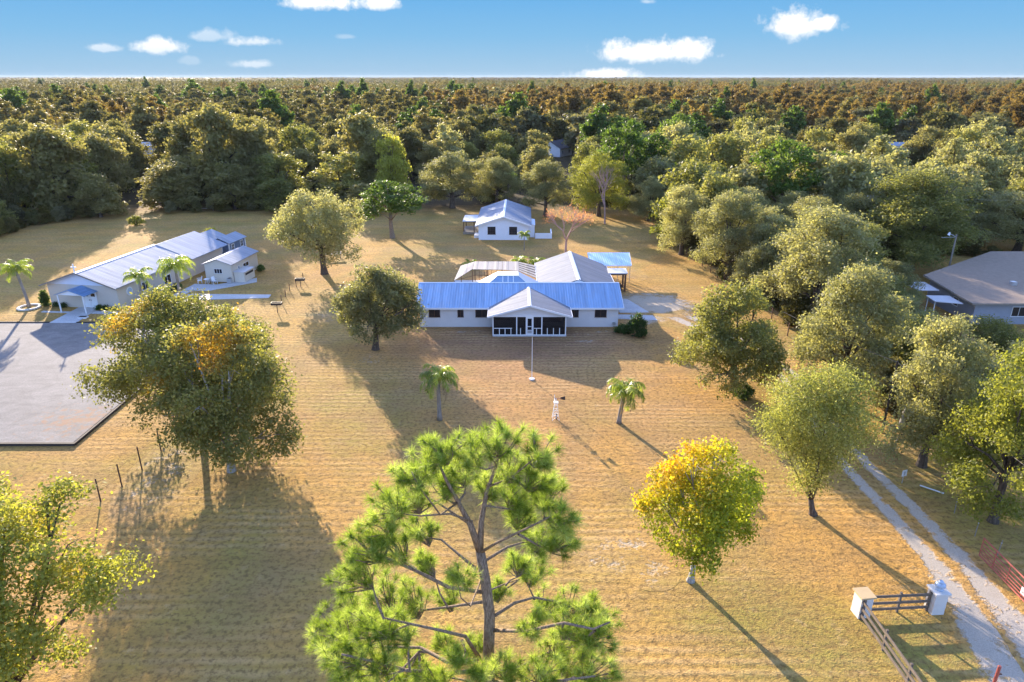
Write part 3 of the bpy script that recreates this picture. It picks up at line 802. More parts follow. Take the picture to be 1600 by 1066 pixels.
d.box(1.52, 1.66, -3.14, -3.0, 0.12, 2.30); d.box(2.24, 2.38, -3.14, -3.0, 0.12, 2.30); d.box(1.66, 2.24, -3.13, -3.02, 2.1, 2.30)
d.box(1.66, 2.24, -3.12, -3.03, 0.14, 0.36); d.box(1.66, 2.24, -3.12, -3.03, 0.68, 0.76); d.box(1.66, 2.24, -3.12, -3.03, 1.12, 1.20)
d.box(1.66, 1.72, -3.12, -3.03, 0.36, 2.1); d.box(2.18, 2.24, -3.12, -3.03, 0.36, 2.1)
do = d.build('porch_door', 'white', H)
MB().box(1.72, 2.18, -3.08, -3.07, 0.36, 0.68).build('door_panel', 'galv', do)
MB().box(1.72, 2.18, -3.08, -3.07, 0.76, 2.1).build('pane', 'screen', do)
MB().box(2.10, 2.14, -3.17, -3.12, 1.14, 1.19).build('handle', 'dark_metal', do)
for a, b_, z in ((-1.9, -0.2, .9), (3.4, 5.6, .6)): MB().box(a, b_, -0.04, -0.004, z, 2.1).build('window', 'shade', H)
MB().box(1.4, 2.6, -0.04, -0.004, 0.1, 2.1).build('door', 'shade', H)
for x0, x1 in ((-9.5, -8.3), (-6.2, -5.6), (-4.15, -2.75), (6.75, 7.6), (9.55, 10.8)):
    window(H, x0, x1, 1.22, 2.18, 0.0, (1, 0), 0.05, frame='brownwood')
mt = MB(); mt.tube([(11.75, -0.02, .45), (11.75, -0.16, .45)], .2, 14); mt.build('hose_reel', 'galv', H)
# glazed roof lantern over the back room
ln = MB()
b = [(-4.2, 3.2, 2.95), (3.3, 3.2, 2.95), (3.3, 8.6, 2.95), (-4.2, 8.6, 2.95)]; tq = [(-1.75, 6.35, 4.32), (0.8, 6.35, 4.32), (0.8, 8.35, 4.32), (-1.75, 8.35, 4.32)]
for i in range(1, 4):
    j = (i + 1) % 4
    ln.poly([b[i], b[j], tq[j], tq[i]])
ln.poly(tq); ln.box(-4.2, 3.3, 4.2, 8.6, 2.2, 2.949)
lo = ln.build('lantern_roof', 'roof_white', H)
gl = MB(); gl.poly([b[0], b[1], tq[1], tq[0]]); gl.build('skylight', 'skyglass', lo)
br_ = MB()
for s in (0.0, 0.25, 0.5, 0.75, 1.0):
    p0 = Vector(b[0]).lerp(Vector(b[1]), 0.0 + s); p1 = Vector(tq[0]).lerp(Vector(tq[1]), s)
    if 0 < s < 1: p0 = Vector((p1.x, b[0][1], b[0][2]))
    br_.bar(p0 + Vector((0, -.03, .03)), p1 + Vector((0, -.03, .03)), 0.09, 0.06)
br_.bar(Vector(tq[0]) + Vector((0, -.03, .03)), Vector(tq[1]) + Vector((0, -.03, .03)), 0.1, 0.08)
br_.build('glazing_bar', 'white', lo)

# --- pool enclosure behind it
P = thing('pool_enclosure', (-3.5, 88.5), 'tan roofed pool enclosure with open frames behind the ranch house', 'pool enclosure')
pan = MB()
def pe(x, y, z): return (x + 3.5, y - 88.5, z)
pan.slab([pe(-5.35, 89.3, 2.78), pe(-1.35, 89.0, 2.80), pe(-1.35, 93.1, 2.86), pe(-5.2, 93.1, 2.86)], 0.06)
pan.slab([pe(-1.31, 89.0, 2.80), pe(1.0, 88.3, 2.80), pe(0.92, 93.1, 2.86), pe(-1.31, 93.1, 2.86)], 0.06)
pan.slab([pe(-7.4, 84.1, 2.70), pe(-5.38, 89.3, 2.78), pe(-5.23, 93.1, 2.86), pe(-7.05, 91.2, 2.74)], 0.06)
pan.build('roof', 'lanai', P)
sl = MB()
for k in range(5):
    t0, t1 = k / 5, k / 5 + 0.13
    A0, A1, B0, B1 = Vector(pe(1.02, 88.3, 2.8)), Vector(pe(0.95, 93.1, 2.9)), Vector(pe(3.15, 85.3, 2.7)), Vector(pe(3.15, 91.6, 2.8))
    sl.slab([A0.lerp(A1, t0), B0.lerp(B1, t0), B0.lerp(B1, t1), A0.lerp(A1, t1)], 0.05)
sl.build('louvre', 'lanai', P)
MB().poly([pe(1.02, 88.3, 2.70), pe(3.15, 85.3, 2.60), pe(3.15, 91.6, 2.70), pe(0.95, 93.1, 2.80)]).build('screen_panel', 'screen', P)
po = MB()
for x, y, z in ((-7.35, 84.2, 2.66), (-7.0, 91.1, 2.7), (-5.2, 93.0, 2.8), (-5.33, 89.4, 2.74), (-3.4, 89.2, 2.74), (-1.35, 89.1, 2.76), (0.9, 93.0, 2.8), (-1.4, 93.0, 2.8), (-3.4, 93.0, 2.8)):
    MB().bar(pe(x, y, 0), pe(x, y, z), 0.09).build('post', 'brownwood', P)
for x in (-4.6, -3.9, -2.9, -2.2): MB().bar(pe(x, 92.9, 0), pe(x, 92.9, 2.8), 0.05).build('post', 'brownwood', P)
for z in (0.9, 1.9): MB().bar(pe(-7.0, 91.1, z), pe(-5.2, 93.0, z), 0.05).bar(pe(-5.2, 93.0, z), pe(0.9, 93.0, z), 0.05).build('rail', 'brownwood', P)
MB().box(pe(-7.4, 0, 0)[0], pe(-6.6, 0, 0)[0], pe(0, 84.0, 0)[1], pe(0, 84.12, 0)[1], 0, 2.5).build('end_screen', 'shade', P)

# --- guest house
Gh = thing('guest_house', (-1.5, 119.2), 'small pale gabled guest house with a ribbed metal roof behind the pool', 'house', rz=R_(-1.0))
w = MB(); w.box(-4.4, 4.4, 0, 16.4, 0, 2.75)
for y in (0.004, 16.396): w.poly([(-4.4, y, 2.75), (4.4, y, 2.75), (0, y, 4.12)])
w.build('wall', 'guestwall', Gh)
r = MB(); r.slab([(-4.95, -0.6, 2.66), (0, -0.6, 4.30), (0, 17.0, 4.30), (-4.95, 17.0, 2.66)], 0.08); r.slab([(0, -0.6, 4.30), (4.95, -0.6, 2.66), (4.95, 17.0, 2.66), (0, 17.0, 4.30)], 0.08)
ro = r.build('roof', 'roof_guest', Gh)
ridge_cap(ro, (0, -0.62, 4.322), (0, 17.02, 4.322), .22, .073)
f = MB(); f.bar((-5.0, -0.64, 2.56), (0, -0.64, 4.21), 0.06, 0.22); f.bar((0, -0.64, 4.21), (5.0, -0.64, 2.56), 0.06, 0.22); f.build('fascia', 'white', ro)
for x0, x1 in ((-2.75, -1.45), (1.05, 2.35)): window(Gh, x0, x1, 1.0, 2.3, 0.0, (2, 3), 0.05, frame='dark_metal')
window(Gh, 5, 6.2, 1.0, 2.1, 4.4, (1, 0), 0.06, axis='x', sgn=1)
# side deck with its own roof
k = MB(); k.slab([(-7.6, 4.5, 2.42), (-4.6, 4.5, 2.50), (-4.6, 10.2, 2.55), (-7.6, 10.2, 2.46)], 0.14); k.build('deck_roof', 'roof_white', Gh)
k = MB()
for x, y in ((-7.4, 4.7), (-5.5, 4.7), (-7.4, 10.0), (-5.5, 10.0)): MB().bar((x, y, 0.42), (x, y, 2.30), 0.16).build('deck_post', 'brownwood', Gh)
k.bar((-7.4, 4.7, 2.24), (-4.6, 4.7, 2.26), 0.12, 0.16)
k.build('deck_beam', 'brownwood', Gh)
MB().box(-7.55, -4.42, 4.5, 10.1, 0, 0.42).build('deck', 'oldwood', Gh)
MB().box(-5.3, -4.42, 1.4, 3.6, 0, 0.5).build('stoop', 'stucco', Gh)
an = MB(); an.box(4.42, 5.5, 2.2, 7.4, 0, 2.2); an.slab([(4.42, 2.1, 2.45), (5.6, 2.1, 2.26), (5.6, 7.5, 2.26), (4.42, 7.5, 2.45)], 0.08); an.build('side_closet', 'guestwall', Gh)
an = MB(); an.box(5.6, 8.6, 1.2, 1.38, 0, 0.95); an.box(8.42, 8.6, 1.39, 5.2, 0, 0.95); an.build('patio_wall', 'guestwall', Gh)

# --- the hall with the white roof on the left plot
HA = R_(-9.0)
Ha = thing('hall', (-53.3, 81.2), 'long beige hall with white metal roof and small front canopy beside car park', 'hall', rz=HA)
w = MB(); w.box(-4.75, 4.75, 0, 23.6, 0, 2.95)
w.poly([(-4.75, 0.004, 2.95), (4.75, 0.004, 2.95), (0, 0.004, 4.62)])
w.build('wall', 'beige', Ha)
MB().poly([(-4.70, -0.012, 2.97), (4.70, -0.012, 2.97), (0, -0.012, 4.60)]).build('gable_panel', 'guestwall', Ha)
r = MB(); r.slab([(-5.2, -0.7, 2.90), (0, -0.7, 4.72), (0, 14.6, 4.72), (-5.2, 14.6, 2.90)], 0.10); r.slab([(0, -0.7, 4.72), (5.2, -0.7, 2.90), (5.2, 14.6, 2.90), (0, 14.6, 4.72)], 0.10)
ro = r.build('roof', 'roof_hall', Ha)
ridge_cap(ro, (0, -0.72, 4.742), (0, 14.62, 4.742), .3, .105)
f = MB(); f.bar((-5.25, -0.73, 2.82), (0, -0.73, 4.65), 0.05, 0.16); f.bar((0, -0.73, 4.65), (5.25, -0.73, 2.82), 0.05, 0.16); f.build('fascia', 'oldwood', ro)
r = MB(); r.slab([(-5.2, 14.65, 2.80), (0.3, 14.65, 4.66), (0.3, 24.0, 4.66), (-5.2, 24.0, 2.80)], 0.10); r.slab([(0.3, 14.65, 4.66), (5.6, 14.65, 2.76), (5.6, 24.0, 2.76), (0.3, 24.0, 4.66)], 0.10)
r.build('roof', 'roof_hall2', Ha)
w = MB(); w.box(-3.0, 2.6, 23.62, 29.0, 0, 2.6); w.poly([(-3.0, 29.0, 2.6), (-0.2, 29.0, 3.7), (2.6, 29.0, 2.6)]); w.build('wall', 'shedblue', Ha)
r = MB(); r.slab([(-3.3, 24.05, 2.62), (-0.2, 24.05, 3.85), (-0.2, 29.4, 3.85), (-3.3, 29.4, 2.62)], 0.08); r.slab([(-0.2, 24.05, 3.85), (2.95, 24.05, 2.62), (2.95, 29.4, 2.62), (-0.2, 29.4, 3.85)], 0.08)
r.build('roof', 'roof_hall', Ha)
window(Ha, 25.4, 26.6, 1.1, 2.1, 2.6, (1, 0), 0.1, axis='x', sgn=1)
cr = MB(); cr.box(-.05, .05, -0.55, -0.45, 4.74, 5.75); cr.box(-.38, .38, -0.54, -0.46, 5.30, 5.40); cr.build('roof_cross', 'white', Ha)
can = MB(); can.slab([(-1.95, -2.3, 2.30), (0.1, -2.3, 2.95), (0.1, -0.02, 2.95), (-1.95, -0.02, 2.30)], 0.07); can.slab([(0.1, -2.3, 2.95), (2.15, -2.3, 2.30), (2.15, -0.02, 2.30), (0.1, -0.02, 2.95)], 0.07)
co = can.build('canopy', 'roof_blue', Ha)
MB().poly([(-1.7, -2.15, 2.28), (1.9, -2.15, 2.28), (0.1, -2.15, 2.84)]).build('canopy_gable', 'white', co)
for x in (-1.6, 1.8): MB().box(x - .06, x + .06, -2.2, -2.08, 0, 2.3).build('canopy_post', 'white', co)
for x0, x1 in ((-0.05, 0.88), (0.92, 1.85)):
    dd = MB().box(x0, x1, -0.06, -0.005, 0.1, 2.15).build('door', 'white', Ha)
    MB().box(x0 + .18, x1 - .18, -0.07, -0.061, 1.55, 1.95).build('pane', 'glass', dd)
    hx = x1 - .1 if x0 < 0.5 else x0 + .1
    MB().box(hx - .02, hx + .02, -0.11, -0.061, 1.0, 1.15).build('handle', 'dark_metal', dd)
window(Ha, 4.6, 5.8, 1.1, 2.1, 4.75, (1, 0), 0.06, axis='x', sgn=1); window(Ha, 9.0, 10.4, 0.6, 1.7, 4.75, (1, 0), 0.06, axis='x', sgn=1)
em = MB(); em.tube([(4.75, 2.2, 1.75), (4.80, 2.2, 1.75)], .55, 20); eo = em.build('wall_emblem', 'white', Ha)
em = MB(); em.tube([(4.80, 2.2, 1.75), (4.815, 2.2, 1.75)], .42, 20); em.build('emblem_face', 'urn', eo)
# --- the small cabin, the blue shed, the utility box
C = thing('cabin', (-41.0, 92.4), 'small cream cabin with white metal roof beside the long hall', 'cabin', rz=R_(-7))
w = MB(); w.box(-1.95, 1.95, 0, 7.7, 0.1, 2.65)
for y in (0.004, 7.696): w.poly([(-1.95, y, 2.65), (1.95, y, 2.65), (0, y, 3.3)])
w.build('wall', 'cream', C)
r = MB(); r.slab([(-2.2, -0.25, 2.66), (0, -0.25, 3.42), (0, 7.95, 3.42), (-2.2, 7.95, 2.66)], 0.08); r.slab([(0, -0.25, 3.42), (2.2, -0.25, 2.66), (2.2, 7.95, 2.66), (0, 7.95, 3.42)], 0.08); r.build('roof', 'roof_hall', C)
window(C, -0.55, 0.55, 1.35, 1.95, 0.0, (2, 0), 0.04); window(C, 3.3, 4.9, 1.35, 1.9, 1.95, (1, 0), 0.05, axis='x', sgn=1); window(C, 1.9, 2.2, 1.35, 1.9, 1.95, (0, 0), 0.05, axis='x', sgn=1)
Sh = thing('garden_shed', (-46.6, 107.0), 'slate blue garden shed with white trim and white roof behind the cabin', 'shed', rz=R_(-9))
w = MB(); w.box(-1.6, 1.6, 0, 4.8, 0, 2.3)
for y in (0.004, 4.796): w.poly([(-1.6, y, 2.3), (1.6, y, 2.3), (0, y, 3.0)])
w.build('wall', 'shedblue', Sh)
t_ = MB()
for x, y in ((1.6, 0), (1.6, 4.8), (-1.6, 0)): MB().box(x - .08, x + .08, y - .08, y + .08, 0, 2.28).build('corner_trim', 'white', Sh)
r = MB(); r.slab([(-1.9, -.25, 2.28), (0, -.25, 3.1), (0, 5.05, 3.1), (-1.9, 5.05, 2.28)], .07); r.slab([(0, -.25, 3.1), (1.9, -.25, 2.28), (1.9, 5.05, 2.28), (0, 5.05, 3.1)], .07); r.build('roof', 'roof_hall', Sh)
window(Sh, 0.7, 1.4, 1.0, 1.9, 1.6, (1, 1), 0.1, axis='x', sgn=1); window(Sh, 3.4, 4.1, 1.0, 1.9, 1.6, (1, 1), 0.1, axis='x', sgn=1); window(Sh, -0.5, 0.3, 1.0, 1.9, 0.0, (1, 1), 0.1)
U = thing('utility_box', (-38.0, 93.9), 'low cream utility cupboard with a flat lid against the cabin side', 'cupboard', rz=R_(-7))
MB().box(-.75, .75, -1.5, 1.5, 0.05, 1.45).build('body', 'cream', U)
MB().slab([(-.82, -1.57, 1.56), (.82, -1.57, 1.50), (.82, 1.57, 1.50), (-.82, 1.57, 1.56)], .07).build('lid', 'roof_white', U)
MB().box(.752, .77, -1.1, 1.1, .95, 1.25).build('vent', 'dark_metal', U)

# --- carport and pavilion
Cp = thing('carport', (13.95, 95.0), 'open carport with a bright blue metal roof on thin steel legs', 'carport')
MB().slab([(-3.1, -2.85, 2.55), (2.6, -2.85, 2.55), (3.15, 2.7, 3.0), (-2.95, 2.7, 3.0)], 0.08).build('roof', 'roof_blue', Cp)
k = MB(); k.bar((-3.12, -2.88, 2.50), (2.62, -2.88, 2.50), .05, .14); k.bar((2.66, -2.85, 2.5), (3.2, 2.7, 2.95), .05, .14); k.build('fascia', 'white', Cp)
for x, y, z in ((-2.9, -2.6, 2.5), (-1.0, -2.6, 2.5), (0.8, -2.6, 2.5), (2.5, -2.6, 2.5), (-2.8, 2.5, 2.9), (-0.9, 2.5, 2.9), (1.0, 2.5, 2.9), (2.95, 2.5, 2.9)):
    MB().bar((x, y, 0), (x, y, z), .07).build('leg', 'galv', Cp)
Pv = thing('pavilion', (14.2, 89.1), 'small white roofed shelter on dark brown posts beside the blue carport', 'shelter')
MB().slab([(-1.35, -1.15, 2.60), (1.2, -1.15, 2.60), (1.3, 1.15, 2.66), (-1.25, 1.15, 2.66)], .12).build('roof', 'roof_white', Pv)
for y in (-1.05, .9): MB().box(-1.25, 1.1, y, y + .12, 2.28, 2.47).build('beam', 'brownwood', Pv)
for x in (-1.1, 0.95):
    for y in (-.98, .95): MB().box(x - .11, x + .11, y - .11, y + .11, 0, 2.28).build('post', 'brownwood', Pv)
MB().box(-.9, .6, -.6, .6, 0, .75).build('workbench', 'timber', Pv)

# --- neighbour's house on the right
Nb = thing('neighbour_house', (53.0, 74.4), 'large low house with brown shingle roof half hidden by the oaks', 'house')
def nb(x, y, z): return (x - 53.0, y - 74.4, z)
MB().slab([nb(52.7, 74.4, 2.80), nb(84, 74.4, 2.80), nb(84, 93.5, 4.2), nb(66.9, 93.5, 4.2), nb(53.06, 85.06, 3.20)], 0.12).build('roof', 'shingle', Nb)
k = MB(); k.bar(nb(52.66, 74.35, 2.72), nb(53.02, 85.06, 3.12), .06, .22); k.bar(nb(52.66, 74.33, 2.70), nb(84, 74.33, 2.70), .06, .22); k.build('fascia', 'oldwood', Nb)
MB().box(nb(53.6, 0, 0)[0], nb(84, 0, 0)[0], nb(0, 75.1, 0)[1], nb(0, 84.4, 0)[1], 0, 2.68).build('wall', 'bluewall', Nb)
MB().box(nb(68, 0, 0)[0], nb(84, 0, 0)[0], nb(0, 84.41, 0)[1], nb(0, 93, 0)[1], 0, 3.3).build('wall', 'bluewall', Nb)
window(Nb, nb(0, 78.2, 0)[1], nb(0, 79.1, 0)[1], 1.2, 2.1, 0.6, (0, 0), .06, axis='x', sgn=-1)
for x0 in (58.0, 63.0): window(Nb, nb(x0, 0, 0)[0], nb(x0 + 1.6, 0, 0)[0], 1.0, 2.1, 0.7, (1, 0), .06)
MB().slab([nb(50.2, 81.2, 2.3), nb(52.6, 80.6, 2.45), nb(52.75, 84.2, 2.5), nb(50.3, 84.6, 2.35)], .08).build('awning', 'roof_white', Nb)
MB().slab([nb(50.0, 77.0, 2.2), nb(52.5, 75.6, 2.35), nb(52.6, 78.6, 2.4), nb(50.2, 79.2, 2.25)], .08).build('awning', 'roof_white', Nb)
for x, y in ((50.4, 81.4), (50.5, 84.3), (50.2, 77.2), (50.4, 79.0)): MB().bar(nb(x, y, 0), nb(x, y, 2.25), .08).build('awning_post', 'white', Nb)
MB().box(nb(61.2, 0, 0)[0], nb(61.8, 0, 0)[0], nb(0, 80.4, 0)[1], nb(0, 81.0, 0)[1], 2.9, 3.55).build('roof_vent', 'galv', Nb)

# --- houses and sheds far off among the trees
def far_house(name, loc, w, d, h, hr, wall, roof, label, cat, rz=0.0, win=True):
    o = thing(name, loc, label, cat, rz)
    m = MB(); m.box(-w / 2, w / 2, 0, d, 0, h)
    for x in (-w / 2 + .003, w / 2 - .003): m.poly([(x, 0, h), (x, d, h), (x, d / 2, hr - .1)])
    m.build('wall', wall, o)
    r = MB(); r.slab([(-w / 2 - .5, -.5, h - .05), (w / 2 + .5, -.5, h - .05), (w / 2 + .5, d / 2, hr), (-w / 2 - .5, d / 2, hr)], .1)
    r.slab([(-w / 2 - .5, d / 2, hr), (w / 2 + .5, d / 2, hr), (w / 2 + .5, d + .5, h - .05), (-w / 2 - .5, d + .5, h - .05)], .1); r.build('roof', roof, o)
    if win:
        for c in (-.28, .28): window(o, w * c - .6, w * c + .6, 1.0, 2.1, 0.0, (1, 0), .06)
    return o
FH = [at(884, 244), at(1397, 248), at(238, 249)]
far_house('far_house', FH[0], 9, 8, 3.0, 5.4, 'white', 'darkroof', 'white house with a dark roof peeping out of the woods', 'house', R_(58))
far_house('far_shed', FH[1], 10, 6, 4.4, 5.4, 'white', 'roof_hall2', 'pale metal shed in a gap of the woods by a bright thicket', 'shed', R_(-6), False)
far_house('far_shed', FH[2], 7, 6, 4.6, 5.6, 'guestwall', 'roof_white', 'small pale roofed shed glimpsed in the hazy woods behind the hall', 'shed', 0.1, False)
for u, v, w_, lb in ((150, 151, 34, 'long white roof far off in the hazy forest, leftmost of two'), (212, 150, 26, 'short white roof far off in the hazy forest, right of a longer one'), (745, 158, 14, 'small white roof far out in the forest straight behind the guest house')):
    X, Y = at(u, v, 8.0)
    far_house('distant_building', (X, Y), w_, 12, 9.5, 11.0, 'white', 'roof_white', lb, 'building', 0.05, False)

# ------------------------------------------------------------------ trees that stand by themselves
def lawn_tree(name, px, label, cat, seed, clumps, per, sigma, leaf, mat, bark, r0, n=12, split=None, group=None, taper=.55, low=.22, extra=None, lobes=None, **kw):
    X, Y, R, z0, z1, ox = spec(*px)
    z0 = max(z0, 0.4)
    L = lobes or oak_lobes(R, z0, z1, seed, n, ox, 0.0, low, taper)
    sp = (ox * 0.35, 0, z0 + (z1 - z0) * 0.22 if split is None else split)
    return tree(name, (X, Y), L, label, cat, seed, clumps, per, sigma, leaf, mat, bark, r0, sp, group, extra=extra, **kw)

lawn_tree('oak_tree', (507, 428, 402, 588, 288, 410), 'broad dark live oak on the grass beside the cabin', 'tree', 11, 2300, 16, .36, .25, 'oakgrey', 'bark', .42, 16, inner=.25)
lawn_tree('oak_tree', (587, 546, 512, 672, 412, 532), 'round olive oak casting shade at the left end of the ranch house', 'tree', 12, 2000, 17, .30, .22, 'oakgrey', 'bark', .30, 14, inner=.25,
          warm=lambda C, rng: np.zeros(len(C)))
lawn_tree('oak_tree', (1147, 612, 1042, 1242, 432, 608), 'dense dark green oak at the bend of the gravel driveway', 'tree', 13, 2400, 17, .32, .21, 'oak', 'bark', .34, 16, inner=.25, low=.12)
# the pair at the lower left: a big olive one behind, a yellowing one in front
lawn_tree('oak_tree', (315, 672, 130, 440, 445, 650), 'wide olive oak with pale sunlit leaf tips by the car park corner', 'tree', 14, 3600, 19, .36, .20, 'oak', 'greybark', .26, 18, low=.18, inner=.2,
          warm=lambda C, rng: np.clip((np.sin(C[:, 0] * .8 + 1) * np.cos(C[:, 2] * .9) - .55) * 1.4, 0, .8))
def warm_front(C, rng):
    d = np.sqrt(((C[:, 0] - 0.2) / 2.4) ** 2 + ((C[:, 2] - 10.2) / 1.7) ** 2)
    return np.clip((1.0 - d) * 1.1 + rng.normal(size=len(C)) * .2, 0, .85)
lawn_tree('maple_tree', (362, 736, 238, 460, 492, 722), 'tree with a yellow and orange patch on top and a pale bare trunk', 'tree', 15, 2500, 17, .36, .20, 'oak', 'greybark', .24, 14, low=.15, warm=warm_front, inner=.3)
# the small autumn tree at the right of the pine
def warm_maple(C, rng):
    v = (-C[:, 0] * .30 + (C[:, 2] - 6.0) * .30) * .68 + rng.normal(size=len(C)) * .2 - .08
    return np.clip(v, 0, 1)
lawn_tree('maple_tree', (1079, 908, 990, 1210, 686, 852), 'small autumn tree turning from green to yellow orange with a forked white trunk', 'tree', 16, 1600, 16, .26, .17, 'maple', 'greybark', .17, 14, low=.1, warm=warm_maple, inner=.3, split=1.3, gaps=.36, twigs=3)
# the wispy one by the drive
Xw, Yw, Rw, z0w, z1w, oxw = spec(1270, 804, 1165, 1376, 582, 772)
wl_ = [(oxw + a * Rw, b * Rw, z0w + (z1w - z0w) * c, d * Rw, d * Rw, e * Rw) for a, b, c, d, e in
       ((-.35, 0, .80, .42, .32), (.1, .2, .86, .45, .30), (.45, 0, .78, .42, .34), (-.6, -.1, .62, .33, .33), (.0, -.3, .64, .46, .36), (.60, .1, .52, .36, .38), (.25, -.15, .40, .42, .36), (-.25, 0, .42, .36, .34), (.1, 0, .18, .34, .30), (.4, .1, .25, .30, .26), (-.05, .45, .6, .4, .34))]
lawn_tree('willow_tree', (1270, 804, 1165, 1376, 582, 772), 'wispy pale green tree with fine foliage flaring over the gravel driveway', 'tree', 17, 2900, 19, .48, .15, 'willow', 'bark', .2, lobes=wl_, split=1.2, aspect=.4, up=.1, inner=.35)
# leafy crown at the lower left corner
cl = [(0.4, 1.0, 9.6, 2.3, 2.2, 1.6), (-2.5, 1.4, 10.6, 2.4, 2.3, 1.5), (2.7, 0.6, 9.4, 1.6, 1.5, 1.2), (4.4, 0.2, 8.6, 1.5, 1.4, 1.0), (-4.5, 0.6, 9.8, 2.2, 2.0, 1.5), (0.5, -1.6, 8.2, 2.2, 2.0, 1.4),
      (2.7, -1.6, 6.9, 1.6, 1.6, 1.1), (-2.2, -1.6, 8.4, 2.3, 2.0, 1.5), (-1.0, -3.0, 6.2, 2.3, 2.0, 1.4), (-4.2, -2.5, 7.0, 2.2, 2.0, 1.5), (2.0, 2.6, 10.6, 1.1, 1.1, .9), (0.6, -4.2, 4.8, 1.8, 1.6, 1.2), (-3, 3.6, 9.4, 2, 2, 1.5)]
tree('oak_tree', (-20.6, 21.2), cl, 'leafy yellow green crown filling the lower left corner', 'tree', 18, 2600, 24, .30, .15, 'oakyel', 'bark', .28, (0, 0, 4.2), inner=.2, up=.45,
     warm=lambda C, rng: np.clip((np.sin(C[:, 0] * 1.3) * np.cos(C[:, 1] * 1.1 + C[:, 2]) - .75) * 2, 0, .6), tint_bias=.08)

